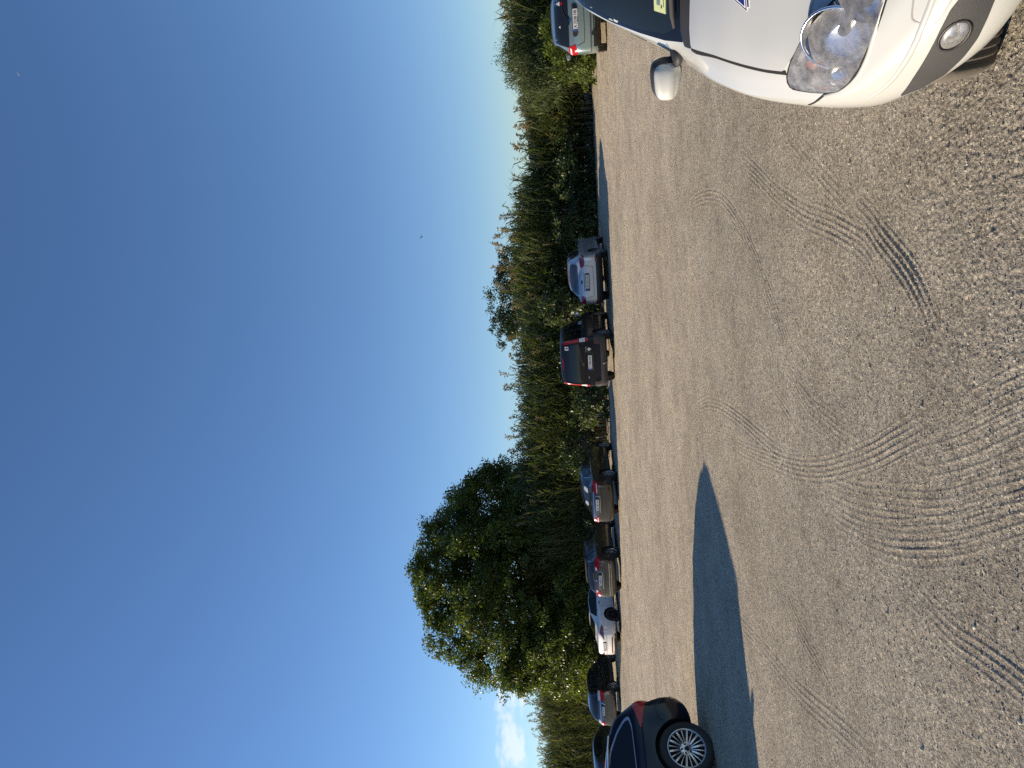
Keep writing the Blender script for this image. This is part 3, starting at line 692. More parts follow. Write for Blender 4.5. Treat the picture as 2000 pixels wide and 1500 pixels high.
M_WHITELET = simple('silver_badge', (.6, .6, .6), .25, metal=.9)

FR = [0.0, .62, .95, 1.0, 1.0, .975]          # section: fraction of full width up to the belt
def section(w, zb, belt, rw, top, fr=(.995, .972, .945)):
    drop = min(.085, max(.006, (top - belt) * .45)); ze = max(belt + .004, top - drop)
    pts = [(0, zb), (.62 * w, zb), (.93 * w, zb + .02), (.985 * w, zb + .09), (w, zb + .42 * (belt - zb)), (fr[0] * w, zb + .72 * (belt - zb)), (fr[1] * w, belt - .02), (fr[2] * w, belt + .004)]
    for f in (.33, .66):
        pts.append((fr[2] * w + (rw - fr[2] * w) * f, belt + .004 + (ze - belt - .004) * f))
    k = top - ze
    pts += [(rw, ze), (rw * .93, ze + k * .45), (rw * .78, ze + k * .74), (rw * .45, ze + k * .95), (0, top)]
    return pts

class Car:
    def __init__(s, name, label, spec, mats, pos, az, cat='car', group=None, ref=None, dz=0):
        """pos = ground point of ref (local x,y) ; az = heading, degrees from +Y towards +X"""
        s.L = spec['L']; s.spec = spec; s.mats = mats
        rz = R(90 - az); c, sn = math.cos(rz), math.sin(rz)
        rx, ry = ref if ref else (0, 0)
        s.root = empty(name, (pos[0] - (c * rx - sn * ry), pos[1] - (sn * rx + c * ry), dz), rz)
        tag(s.root, label, cat, group)
        s.bm_body()

    def bm_body(s):
        sp = s.spec; Lc = s.L
        n = sp.get('n', 46)
        u = np.linspace(0, 1, n); xs = Lc * (u - .35 * np.sin(2 * np.pi * u) / (2 * np.pi))   # closer stations at both ends
        xs = np.unique(np.concatenate([xs, [.02 * 1.0, Lc - .02]]))
        K = {k: pchip(sp[k], xs) for k in ('top', 'belt', 'w', 'rw', 'bot')}
        rows = []
        for i, x in enumerate(xs):
            zb, bl, tp = K['bot'][i], K['belt'][i], K['top'][i]
            bl = min(bl, tp - .012)
            rows.append([(x, y, z) for (y, z) in section(K['w'][i], zb, bl, min(K['rw'][i], K['w'][i] * .93), tp, sp.get('fr', (.995, .972, .945)))])
        m = len(rows[0]); bm = bmesh.new()
        Rv = [[bm.verts.new((p[0], -p[1], p[2])) for p in r] for r in rows]
        Lv = [[(Rv[i][j] if j in (0, m - 1) else bm.verts.new((p[0], p[1], p[2]))) for j, p in enumerate(r)] for i, r in enumerate(rows)]
        for i in range(len(xs) - 1):
            for j in range(m - 1):
                bm.faces.new((Rv[i][j], Rv[i][j + 1], Rv[i + 1][j + 1], Rv[i + 1][j]))
                bm.faces.new((Lv[i][j], Lv[i + 1][j], Lv[i + 1][j + 1], Lv[i][j + 1]))
        # end caps as a grid across the car so that they can bow
        for end, i in ((0, 0), (1, len(xs) - 1)):
            nc = 8; prev = Rv[i]
            for c in range(1, nc + 1):
                t = c / nc
                cur = Lv[i] if c == nc else [(Rv[i][j] if j in (0, m - 1) else bm.verts.new(Vector(Rv[i][j].co).lerp(Lv[i][j].co, t))) for j in range(m)]
                for j in range(m - 1):
                    vs = [prev[j], cur[j], cur[j + 1], prev[j + 1]] if end == 0 else [prev[j], prev[j + 1], cur[j + 1], cur[j]]
                    vs2 = []
                    for v in vs:
                        if v not in vs2: vs2.append(v)
                    if len(vs2) > 2:
                        try: bm.faces.new(vs2)
                        except ValueError: pass
                prev = cur
        br, bf = sp.get('bow', (.10, .16)); rp, fp = sp.get('rprof', []), sp.get('fprof', [])
        W = max(k[1] for k in sp['w'])
        for v in bm.verts:
            x, y, z = v.co; q = (abs(y) / W) ** 2.2
            fr_ = max(0, 1 - x / .7) ** 1.5; ff = max(0, 1 - (Lc - x) / .7) ** 1.5
            v.co.x += br * q * fr_ - bf * q * ff
            if rp: v.co.x += float(np.interp(z, [p[0] for p in rp], [p[1] for p in rp])) * fr_
            if fp: v.co.x += float(np.interp(z, [p[0] for p in fp], [p[1] for p in fp])) * ff
            if 'warp' in sp: v.co = sp['warp'](v.co)
        bmesh.ops.recalc_face_normals(bm, faces=bm.faces)
        me = bpy.data.meshes.new('tmp_body'); bm.to_mesh(me); bm.free()
        o = bpy.data.objects.new('tmp_body', me); COL.objects.link(o)
        sd = o.modifiers.new('sub', 'SUBSURF'); sd.levels = 1; sd.render_levels = 1
        dg = bpy.context.evaluated_depsgraph_get(); me2 = bpy.data.meshes.new_from_object(o.evaluated_get(dg), depsgraph=dg)
        o.modifiers.clear(); o.data = me2
        s.bvh = BVHTree.FromPolygons([v.co for v in me2.vertices], [p.vertices[:] for p in me2.polygons])
        # wheel arches and any lamp recesses are cut out
        me2.materials.append(s.mats['body']); me2.materials.append(M_DARK)
        for p in me2.polygons:
            if p.normal.z < -.75 and p.center.z < sp['bot'][len(sp['bot']) // 2][1] + .08: p.material_index = 1
        cut = bmesh.new()
        tr = sp['track'] / 2
        for x in sp['axles']:
            for sy in (-1, 1):
                M = Matrix.Translation((x, sy * (tr + .05), sp['r'] + sp.get('archz', .015))) @ Matrix.Rotation(R(90), 4, 'X')
                bmesh.ops.create_cone(cut, cap_ends=True, segments=40, radius1=sp['r'] + sp.get('arch', .045), radius2=sp['r'] + sp.get('arch', .045), depth=.52, matrix=M)
        for prism in sp.get('cuts', []): prism(cut, s)
        cme = bpy.data.meshes.new('tmp_cut'); bmesh.ops.recalc_face_normals(cut, faces=cut.faces); cut.to_mesh(cme); cut.free()
        cme.materials.append(M_DARK)
        co = bpy.data.objects.new('tmp_cut', cme); COL.objects.link(co)
        bo = o.modifiers.new('cut', 'BOOLEAN'); bo.operation = 'DIFFERENCE'; bo.object = co; bo.solver = 'EXACT'; bo.material_mode = 'TRANSFER'
        dg = bpy.context.evaluated_depsgraph_get(); me3 = bpy.data.meshes.new_from_object(o.evaluated_get(dg), depsgraph=dg)
        bpy.data.objects.remove(o); bpy.data.objects.remove(co)
        for p in me3.polygons: p.use_smooth = True
        me3.set_sharp_from_angle(angle=R(sp.get('sharp', 38)))
        me3.name = 'body'
        s.body = link('body', me3, s.root)

    # --- a sheet that lies on the body: outline given by 3-D points near the surface, seen along a direction
    def hit(s, p, d):
        o = Vector(p) - d * 4
        h = s.bvh.ray_cast(o, d)
        if h[0] is None or (h[0] - o).length > 8: h = s.bvh.find_nearest(Vector(p))
        return h[0], h[1]

    DIRS = {'R': (0, 1, 0), 'L': (0, -1, 0), 'B': (1, 0, 0), 'F': (-1, 0, 0), 'T': (0, 0, -1)}
    def frame(s, dr):
        d = Vector(s.DIRS[dr]) if isinstance(dr, str) else Vector(dr)
        d.normalize()
        up = Vector((0, 0, 1)) if abs(d.z) < .8 else Vector((1, 0, 0))
        a = d.cross(up).normalized(); b = a.cross(d).normalized()
        return d, a, b

    def to3(s, dr, p):
        """short 2-D forms: sides (x,z), ends (y,z), top (x,y)"""
        if len(p) == 3: return Vector(p)
        W = 1.0
        return {'R': lambda: Vector((p[0], -W, p[1])), 'L': lambda: Vector((p[0], W, p[1])), 'B': lambda: Vector((0, p[0], p[1])),
                'F': lambda: Vector((s.L, p[0], p[1])), 'T': lambda: Vector((p[0], p[1], 1.0))}[dr]()

    def outline(s, dr, pts, rad=0.0, seg=4):
        d, a, b = s.frame(dr)
        P = [s.to3(dr, p) for p in pts]; depth = sum(p.dot(d) for p in P) / len(P)
        Q = [Vector((p.dot(a), p.dot(b))) for p in P]
        if rad > 0:
            out = []; n = len(Q)
            for i in range(n):
                p0, p1, p2 = Q[i - 1], Q[i], Q[(i + 1) % n]
                l0, l2 = (p0 - p1).length, (p2 - p1).length
                r = min(rad, .48 * l0, .48 * l2)
                A, B = p1 + (p0 - p1).normalized() * r, p1 + (p2 - p1).normalized() * r
                for k in range(seg + 1):
                    t = k / seg; out.append(A * (1 - t) ** 2 + p1 * 2 * t * (1 - t) + B * t ** 2)
            Q = out
        return d, a, b, depth, Q

    def panel(s, name, dr, pts, mat, off=.004, rad=.03, cell=.06, parent=None, hole=None, rim=.008, mirror=False, bulge=0.0):
        d, a, b, depth, Q = s.outline(dr, pts, rad)
        bm = bmesh.new()
        f = bm.faces.new([bm.verts.new((q.x, q.y, 0)) for q in Q])
        xs = [q.x for q in Q]; ys = [q.y for q in Q]
        for axis, lo, hi in ((0, min(xs), max(xs)), (1, min(ys), max(ys))):
            k = max(1, int((hi - lo) / cell)); 
            for i in range(1, k + 1):
                c = lo + (hi - lo) * i / (k + 1); co = (c, 0, 0) if axis == 0 else (0, c, 0); no = (1, 0, 0) if axis == 0 else (0, 1, 0)
                bmesh.ops.bisect_plane(bm, geom=bm.verts[:] + bm.edges[:] + bm.faces[:], plane_co=co, plane_no=no)
        cx, cy = sum(xs) / len(xs), sum(ys) / len(ys); hx = max(max(xs) - min(xs), max(ys) - min(ys)) / 2
        edge = [e for e in bm.edges if len(e.link_faces) == 1]
        nrm = {}
        for v in bm.verts:
            p = a * v.co.x + b * v.co.y + d * depth
            h, nn = s.hit(p, d)
            if nn.dot(d) > 0: nn = -nn
            bl = bulge * max(0, 1 - ((v.co.x - cx) ** 2 + (v.co.y - cy) ** 2) / (hx * hx)) if bulge else 0
            nn = (nn - d * .35).normalized()
            nrm[v] = nn; v.co = h + nn * (off + bl)
        low = {}
        for e in edge:
            for v in e.verts:
                if v not in low: low[v] = bm.verts.new(v.co - nrm[v] * (off + rim))
        for e in edge:
            v0, v1 = e.verts
            try: bm.faces.new((v0, v1, low[v1], low[v0]))
            except ValueError: pass
        bmesh.ops.recalc_face_normals(bm, faces=bm.faces)
        me = bm_mesh(name, bm, angle=50)
        c = sum(len(p.vertices) for p in me.polygons)
        # outward facing
        avg = Vector((0, 0, 0))
        for p in me.polygons: avg += p.normal * p.area
        if avg.dot(d) > 0: me.flip_normals()
        return link(name, me, parent or s.root, mat)

    def panel_hole(s, name, dr, pts, hole, mat, off=.004, parent=None):
        """panel with a round opening: the sheet is triangulated between outline and opening"""
        d, a, b, depth, Q = s.outline(dr, pts, .01)
        _, _, _, _, H = s.outline(dr, hole, 0)
        def dense(Q, st):
            out = []
            for i in range(len(Q)):
                p, q = Q[i], Q[(i + 1) % len(Q)]; n = max(1, int((q - p).length / st))
                out += [p.lerp(q, k / n) for k in range(n)]
            return out
        Q = dense(Q, .03); from mathutils.geometry import delaunay_2d_cdt
        xs = [q.x for q in Q]; ys = [q.y for q in Q]; hc = sum(H, Vector((0, 0))) / len(H); hr = (H[0] - hc).length
        inner = [Vector((x, y)) for x in np.arange(min(xs), max(xs), .03) for y in np.arange(min(ys), max(ys), .03)]
        inner = [p for p in inner if (p - hc).length > hr + .012]
        V = Q + H + inner; nQ, nH = len(Q), len(H)
        E = [(i, (i + 1) % nQ) for i in range(nQ)] + [(nQ + i, nQ + (i + 1) % nH) for i in range(nH)]
        vv, ee, ff, *_ = delaunay_2d_cdt(V, E, [], 0, 1e-6)
        def inside(p):
            k = False
            for i in range(nQ):
                x1, y1, x2, y2 = Q[i].x, Q[i].y, Q[i - 1].x, Q[i - 1].y
                if (y1 > p.y) != (y2 > p.y) and p.x < (x2 - x1) * (p.y - y1) / (y2 - y1) + x1: k = not k
            g = False
            for i in range(nH):
                x1, y1, x2, y2 = H[i].x, H[i].y, H[i - 1].x, H[i - 1].y
                if (y1 > p.y) != (y2 > p.y) and p.x < (x2 - x1) * (p.y - y1) / (y2 - y1) + x1: g = not g
            return k and not g
        ff = [f for f in ff if inside(sum((vv[i] for i in f), Vector((0, 0))) / len(f))]
        bm = bmesh.new(); vs, nr = [], []
        for p in vv:
            h, nn = s.hit(a * p.x + b * p.y + d * depth, d)
            if nn.dot(d) > 0: nn = -nn
            vs.append(bm.verts.new(h + nn * off)); nr.append(nn)
        for f in ff: bm.faces.new([vs[i] for i in f])
        idx = {v: i for i, v in enumerate(vs)}; low = {}
        for e in [e for e in bm.edges if len(e.link_faces) == 1]:
            for v in e.verts:
                if v not in low: low[v] = bm.verts.new(v.co - nr[idx[v]] * (off + .01))
            bm.faces.new((e.verts[0], e.verts[1], low[e.verts[1]], low[e.verts[0]]))
        for v in [v for v in bm.verts if not v.link_faces]: bm.verts.remove(v)
        bmesh.ops.recalc_face_normals(bm, faces=bm.faces)
        me = bm_mesh(name, bm, angle=50); avg = Vector((0, 0, 0))
        for p in me.polygons: avg += p.normal * p.area
        if avg.dot(d) > 0: me.flip_normals()
        return link(name, me, parent or s.root, mat)

    def both(s, name, dr, pts, mat, **kw):
        o1 = s.panel(name, dr, pts, mat, **kw)
        d = s.DIRS[dr] if isinstance(dr, str) else dr
        P3 = [s.to3(dr, p) for p in pts]
        kw = dict(kw); kw.pop('parent', None)
        o2 = s.panel(name, Vector((d[0], -d[1], d[2])), [(p.x, -p.y, p.z) for p in P3], mat, **kw)
        return o1, o2

    def strip(s, name, dr, path, wid, mat, off=.003, parent=None, n=None, rim=.006):
        """a narrow band along a polyline on the body"""
        d, a, b = s.frame(dr); P = [s.to3(dr, p) for p in path]; depth = sum(p.dot(d) for p in P) / len(P)
        Q = np.array([(p.dot(a), p.dot(b)) for p in P])
        Q = spline(Q, .05) if len(Q) > 2 else np.linspace(Q[0], Q[1], max(2, int(np.linalg.norm(Q[1] - Q[0]) / .05)))
        T = np.gradient(Q, axis=0); T /= np.linalg.norm(T, axis=1)[:, None] + 1e-9; Nn = np.stack([-T[:, 1], T[:, 0]], 1)
        bm = bmesh.new(); prev = None
        for q, nn in zip(Q, Nn):
            row = []
            for k, up in ((-1, -rim), (-1, off), (1, off), (1, -rim)):
                p2 = q + nn * k * wid / 2; h, hn = s.hit(a * p2[0] + b * p2[1] + d * depth, d)
                if hn.dot(d) > 0: hn = -hn
                row.append(bm.verts.new(h + hn * up))
            if prev:
                for j in range(3): bm.faces.new((prev[j], prev[j + 1], row[j + 1], row[j]))
            prev = row
        bmesh.ops.recalc_face_normals(bm, faces=bm.faces)
        return link(name, bm_mesh(name, bm, angle=40), parent or s.root, mat)

    def at(s, dr, p):
        d, a, b = s.frame(dr); return s.hit(s.to3(dr, p), d)

    def plate(s, dr, p, text, w=.52, h=.112, tilt=None):
        d, a, b = s.frame(dr); c, nn = s.at(dr, p)
        z = -d if tilt is None else nn
        z = Vector((z.x, z.y, z.z)).normalized(); up = Vector((0, 0, 1)); x = up.cross(z).normalized(); y = z.cross(x)
        M = Matrix((x, y, z)).transposed().to_4x4(); M.translation = c + z * .012
        bm = bmesh.new(); bmesh.ops.create_cube(bm, size=1, matrix=Matrix.Diagonal((w, h, .006, 1)))
        bmesh.ops.bevel(bm, geom=[e for e in bm.edges if abs((e.verts[0].co - e.verts[1].co).z) > .004], offset=.008, segments=2, affect='EDGES')
        o = link('number_plate', bm_mesh('number_plate', bm), s.root, M_PLATE); o.matrix_local = M
        bm = bmesh.new(); bmesh.ops.create_cube(bm, size=1, matrix=Matrix.Translation((-w / 2 + .022, 0, .0035)) @ Matrix.Diagonal((.04, h * .94, .003, 1)))
        link('blue_strip', bm_mesh('blue_strip', bm), o, M_PBLUE)
        t = text_mesh('lettering', text, h * .92, M_INK, o); 
        bw = max(v.co.x for v in t.data.vertices) - min(v.co.x for v in t.data.vertices)
        sx = (w - .08) / bw; t.scale = (sx * .95, .95, 1); t.location = (.02, 0, .0042)
        return o

    def letters(s, name, dr, p, text, size, mat=None):
        d, a, b = s.frame(dr); c, nn = s.at(dr, p)
        if nn.dot(d) > 0: nn = -nn
        z = nn; x = Vector((0, 0, 1)).cross(z).normalized(); y = z.cross(x)
        M = Matrix((x, y, z)).transposed().to_4x4(); M.translation = c + z * .004
        t = text_mesh(name, text, size, mat or M_WHITELET, s.root); t.matrix_local = M
        return t

    def wheels(s, rim='five', rimmat=None, rr=None, spokes=5, wid=.20):
        sp = s.spec; r = sp['r']; rr = rr or r * .66; tr = sp['track'] / 2
        done = {}
        for x in sp['axles']:
            for sy in (-1, 1):
                key = sy
                if key not in done:
                    done[key] = (rim_mesh(rim, rr, wid, spokes, sy), tyre_mesh(r, rr, wid))
                w = link('wheel', done[key][0], s.root); 
                if not w.data.materials:
                    w.data.materials.append(rimmat or M_ALLOY); w.data.materials.append(M_DARK); w.data.materials.append(M_CHROME)
                w.location = (x, sy * (tr - wid / 2 + .06), r - .006)
                t = link('tyre', done[key][1], w)
                if not t.data.materials: t.data.materials.append(M_TYRE)

    def mirror(s, x, z, y0, mat, size=(.10, .20, .15), sides=(-1, 1)):
        for sy in sides:
            bm = bmesh.new(); bmesh.ops.create_uvsphere(bm, u_segments=16, v_segments=10, radius=.5)
            for v in bm.verts:
                co = v.co; co.x = max(co.x, -.28); 
                k = 1 - .25 * (co.y * sy + .5)
                v.co = Vector((co.x * size[0], co.y * size[1], co.z * size[2] * k))
            o = link('door_mirror', bm_mesh('door_mirror', bm), s.root, mat); o.location = (x, sy * (y0 + size[1] * .55), z)
            bm = bmesh.new(); bmesh.ops.create_cone(bm, cap_ends=True, segments=10, radius1=.035, radius2=.022, depth=.10, matrix=Matrix.Translation((-.01, -sy * size[1] * .5, -.045)) @ Matrix.Rotation(R(90 + sy * 20), 4, 'X'))
            link('mirror_arm', bm_mesh('mirror_arm', bm), o, M_PLASTIC)

    def antenna(s, x, y=0, h=.18, lean=-.5):
        c, _ = s.at('T', (x, y)); v, q = tube([c, c + Vector((lean * h, 0, h))], [.006, .003], 6)
        link('aerial', mesh_np('aerial', v, quads=q, smooth=True), s.root, M_PLASTIC)

    def bar(s, name, dr, pts, rad, mat, off=.0, parent=None):
        P = []
        for p in pts:
            h, nn = s.at(dr, p); d, a, b = s.frame(dr)
            if nn.dot(d) > 0: nn = -nn
            P.append(h + nn * off)
        v, q = tube(P, [rad] * len(P), 8)
        return link(name, mesh_np(name, v, quads=q, smooth=True), parent or s.root, mat)

_txt = {}
def text_mesh(name, text, size, mat, parent, extrude=.0008):
    cu = bpy.data.curves.new('tmp_text', 'FONT'); cu.body = text; cu.size = size; cu.align_x = 'CENTER'; cu.align_y = 'CENTER'; cu.extrude = extrude
    cu.resolution_u = 3
    o = bpy.data.objects.new('tmp_text', cu); COL.objects.link(o)
    dg = bpy.context.evaluated_depsgraph_get(); me = bpy.data.meshes.new_from_object(o.evaluated_get(dg), depsgraph=dg)
    bpy.data.objects.remove(o); me.name = name
    V = np.array([v.co[:] for v in me.vertices])
    if len(V):
        c = (V.max(0) + V.min(0)) / 2
        for v in me.vertices: v.co.x -= c[0]; v.co.y -= c[1]
    return link(name, me, parent, mat)

def lathe(prof, seg=48):
    """profile (r, y) turned about the Y axis"""
    P = np.array(prof, float); a = np.arange(seg) / seg * 2 * np.pi
    V = np.stack([P[:, None, 0] * np.cos(a), np.repeat(P[:, 1:2], seg, 1), P[:, None, 0] * np.sin(a)], -1)
    I = np.arange(len(P) * seg).reshape(len(P), seg)
    q = np.stack([I[:-1], I[1:], np.roll(I[1:], -1, 1), np.roll(I[:-1], -1, 1)], -1).reshape(-1, 4)
    return V.reshape(-1, 3), q

def tyre_mesh(r, rr, w):
    h = w / 2
    prof = [(rr - .01, -h * .9), (rr, -h), (rr + (r - rr) * .35, -h * 1.06), (rr + (r - rr) * .75, -h * 1.02), (r - .012, -h * .88), (r, -h * .72)]
    for g in (-.42, -.12, .18, .48):   # tread grooves
        prof += [(r, h * g - .012), (r - .007, h * g - .009), (r - .007, h * g + .003), (r, h * g + .006)]
    prof += [(r, h * .72), (r - .012, h * .88), (rr + (r - rr) * .75, h * 1.02), (rr + (r - rr) * .35, h * 1.06), (rr, h), (rr - .01, h * .9)]
    v, q = lathe(prof, 56)
    return mesh_np('tyre', v, quads=q, smooth=True)

def rim_mesh(kind, rr, w, spokes, sy):
    """outer face looks towards +Y when sy=1, -Y when sy=-1"""
    bm = bmesh.new(); h = w / 2
    def add(v, q, mi):
        vs = [bm.verts.new(c) for c in v]
        for f in q:
            ff = bm.faces.new([vs[i] for i in f]); ff.material_index = mi
    add(*lathe([(rr - .004, h * .98), (rr - .012, h * 1.0), (rr - .022, h * .93), (rr - .03, h * .6), (rr - .035, -h * .9)], 48), 0)
    add(*lathe([(rr - .03, h * .12), (.05, h * .05), (.001, h * .05)], 32), 1)
    def spoke(a0, r0, r1, w0, w1, y0, y1, th=.03, mi=0):
        ca, sa = math.cos(a0), math.sin(a0); vs = []
        n = 4
        for k in range(n + 1):
            t = k / n; r = r0 + (r1 - r0) * t; ww = w0 + (w1 - w0) * t; yy = y0 + (y1 - y0) * t + .010 * math.sin(math.pi * t)
            for (oo, dy) in ((-ww / 2, -th), (-ww / 2 * .8, 0), (ww / 2 * .8, 0), (ww / 2, -th)):
                vs.append(bm.verts.new((r * ca - oo * sa, yy + dy, r * sa + oo * ca)))
        for k in range(n):
            for j in range(3):
                i = k * 4 + j; f = bm.faces.new((vs[i], vs[i + 1], vs[i + 5], vs[i + 4])); f.material_index = mi
    if kind == 'multi':
        for k in range(10):
            spoke(k * 2 * math.pi / 10 + .16, .062, rr - .018, .026, .030, h * .74, h * .88, mi=0)
            spoke((k + .5) * 2 * math.pi / 10 + .16, .075, rr - .018, .012, .015, h * .68, h * .86, mi=0)
        add(*lathe([(.088, h * .55), (.082, h * .74), (.036, h * .78), (.034, h * .70), (.001, h * .70)], 32), 0)
        for k in range(5):
            a = k * 2 * math.pi / 5 + .3
            v, q = lathe([(.013, h * .72), (.013, h * .805), (.009, h * .806), (.001, h * .79)], 12); v = v + np.array([.058 * math.cos(a), 0, .058 * math.sin(a)])
            add(v, q, 1)
        v, q = lathe([(.033, h * .66), (.033, h * .80), (.03, h * .82), (.001, h * .83)], 24); add(v, q, 1)
        v, q = lathe([(.034, h * .78), (.0345, h * .815), (.031, h * .825)], 24); add(v, q, 2)
    elif kind == 'cover':
        add(*lathe([(rr - .02, h * .9), (rr * .8, h * .98), (rr * .35, h * .90), (.05, h * 1.0), (.001, h * 1.02)], 40), 0)
        for k in range(spokes):
            a = k * 2 * math.pi / spokes
            spoke(a, rr * .5, rr * .84, .02, .045, h * .965, h * .99, th=.004, mi=1)
    else:
        for k in range(spokes):
            a = k * 2 * math.pi / spokes + .3
            if kind == 'split':
                spoke(a - .11, .05, rr - .02, .022, .026, h * .72, h * .86); spoke(a + .11, .05, rr - .02, .022, .026, h * .72, h * .86)
            else:
                spoke(a, .04, rr - .018, .05, .075 if spokes < 7 else .05, h * .72, h * .86)
        add(*lathe([(.075, h * .5), (.07, h * .76), (.03, h * .80), (.001, h * .80)], 24), 0)
    if sy < 0:
        for v in bm.verts: v.co.y = -v.co.y
    bmesh.ops.recalc_face_normals(bm, faces=bm.faces)
    return bm_mesh('wheel', bm, angle=30)

# ------------------------------------------------------------------ the parked cars
def hatch_spec(L=4.25, W=.88, H=1.47, r=.315, wb=2.6, ro=.76, rear_z=.98, roof_r=.62, slope=.50, bot=.20, belt=.95, noser=1.0, **kw):
    """two-box outline scaled to the car; slope = length of the tailgate glass"""
    fo = L - wb - ro
    sp = dict(L=L, track=2 * W - .19, r=r, axles=(ro, ro + wb),
      top=[(0, rear_z - .22), (.02, rear_z - .08), (.09, rear_z), (.09 + slope * .45, rear_z + (H - rear_z) * .60), (.09 + slope, H - .075), (.09 + slope + .35, H - .022), (L * .42, H), (L * .52, H - .015), (L * .60, H - .10), (L * .755, 1.045), (L * .80, 1.0), (L * .91, .90), (L * .975, .76), (L, .60)],
      belt=[(0, rear_z - .26), (.1, rear_z - .06), (.5, belt + .02), (L * .4, belt), (L * .65, belt - .04), (L * .78, belt - .06), (L * .92, belt - .15), (L, .52)],
      w=[(0, W - .12), (.08, W - .06), (.35, W - .01), (.9, W), (L * .75, W), (L * .88, W - .03), (L * .96, W - .13), (L, W - .30)],
      rw=[(0, W - .18), (.12, W - .19), (.09 + slope, roof_r - .02), (L * .38, roof_r + .01), (L * .58, roof_r + .01), (L * .76, W - .14), (L * .92, W - .16), (L, W - .45)],
      bot=[(0, .36), (.10, bot + .05), (.5, bot), (L - .5, bot), (L - .12, bot + .02), (L, .34)], bow=(.13, .20))
    sp.update(kw); return sp

def sedan_spec(L=4.65, W=.88, H=1.45, r=.32, wb=2.7, ro=1.02, deck=1.03, deckl=.50, roof_r=.60, bot=.19, belt=.94, glass=.85, **kw):
    sp = dict(L=L, track=2 * W - .19, r=r, axles=(ro, ro + wb),
      top=[(0, deck - .26), (.015, deck - .12), (.06, deck - .02), (.16, deck), (deckl, deck + .03), (deckl + .12, deck + .06), (deckl + glass * .62, H - .13), (deckl + glass, H - .035), (L * .42, H), (L * .52, H - .02), (L * .585, H - .11), (L * .73, 1.02), (L * .77, .985), (L * .90, .88), (L * .97, .74), (L, .58)],
      belt=[(0, deck - .30), (.1, deck - .07), (.6, belt + .02), (L * .4, belt), (L * .7, belt - .05), (L * .8, belt - .08), (L * .93, belt - .18), (L, .50)],
      w=[(0, W - .15), (.08, W - .08), (.4, W - .015), (.95, W), (L * .75, W), (L * .88, W - .03), (L * .96, W - .13), (L, W - .30)],
      rw=[(0, W - .22), (.2, W - .15), (deckl, W - .17), (deckl + glass, roof_r - .03), (L * .42, roof_r), (L * .56, roof_r), (L * .735, W - .14), (L * .92, W - .16), (L, W - .45)],
      bot=[(0, .36), (.10, bot + .06), (.5, bot), (L - .5, bot), (L - .12, bot + .02), (L, .34)], bow=(.14, .22))
    sp.update(kw); return sp

def side_glass(c, pts, pillars=(), chrome=None, rad=.05, mat=None, grow=.016):
    """windows on both flanks; pillars = x positions of the door pillars (lower, upper)"""
    mat = mat or M_GLASS
    if chrome:
        P = np.array(pts); ctr = P.mean(0); d = P - ctr; ln = np.linalg.norm(d, axis=1)[:, None]
        c.both('window_surround', 'R', [tuple(p) for p in ctr + d * (1 + grow * 2.2 / ln)], chrome, off=.003, rad=rad + .02)
    a, b = c.both('side_window', 'R', pts, mat, off=.006, rad=rad)
    for (x0, z0, x1, z1, w) in pillars:
        c.strip('pillar', 'R', [(x0, z0), (x1, z1)], w, M_GAP, off=.009, parent=None)
        c.strip('pillar', 'L', [(x0, z0), (x1, z1)], w, M_GAP, off=.009)

def door_gaps(c, xs, z0, z1, handles=(), hmat=None):
    for x in xs:
        c.strip('door_seam', 'R', [(x, z0), (x + .02, (z0 + z1) / 2), (x, z1)], .009, M_GAP, off=.0015)
    for (x, z) in handles:
        c.both('door_handle', 'R', [(x - .09, z - .012), (x + .09, z - .008), (x + .09, z + .022), (x - .09, z + .018)], hmat or c.mats['body'], off=.022, rad=.012)

# ---- silver saloon-backed hatchback in the middle
P_SILVER = paint('silver_paint', (.50, .52, .56), metal=.55, rough=.33, dust=.30)
c = Car('silver_car', 'silver rounded fastback car parked rear-on between the dark van and the open sand', sedan_spec(L=4.55, W=.90, H=1.44, wb=2.68, ro=1.0, deck=1.06, deckl=.22, glass=.95, r=.325, belt=.97, roof_r=.585, bot=.21),
        {'body': P_SILVER}, (4.48, 25.3), 21, ref=(1.0, -.83))
c.panel('rear_window', 'B', [(-.56, 1.09), (.56, 1.09), (.47, 1.33), (.30, 1.365), (-.30, 1.365), (-.47, 1.33)], M_GLASS, rad=.09)
c.strip('brake_light', 'B', [(-.2, 1.385), (.2, 1.385)], .022, M_REDD, off=.005)
side_glass(c, [(.82, 1.03), (1.15, 1.28), (1.75, 1.375), (2.3, 1.33), (2.95, 1.03), (2.2, .985), (1.2, 1.0)], [(1.25, .99, 1.35, 1.36, .05), (1.95, .98, 2.0, 1.38, .06)], rad=.07)
for sy in (-1, 1):
    c.panel('tail_light', (.72, -.70 * sy, 0), [(.05, sy * .50, .92), (.02, sy * .58, 1.0), (.24, sy * .86, 1.02), (.50, sy * .9, .985), (.42, sy * .9, .93), (.26, sy * .9, .86), (.06, sy * .62, .85)], M_REDD, off=.012, rad=.04)
    c.panel('reflector', (.85, -.5 * sy, 0), [(.1, sy * .66, .43), (.2, sy * .82, .44), (.2, sy * .82, .50), (.1, sy * .66, .49)], M_REDD, off=.028, rad=.01)
c.panel('bumper_skirt', 'B', [(-.80, .47), (.80, .47), (.78, .27), (-.78, .27)], M_PLASTIC, off=.015, rad=.04)
c.both('bumper_skirt_end', (.45, .89, 0), [(.12, -.78, .47), (.42, -.9, .46), (.5, -.9, .27), (.12, -.78, .27)], M_PLASTIC, off=.013, rad=.03)
c.strip('bootlid_seam', 'B', [(-.58, .90), (-.53, .63), (-.44, .57), (.44, .57), (.53, .63), (.58, .90)], .012, M_GAP)
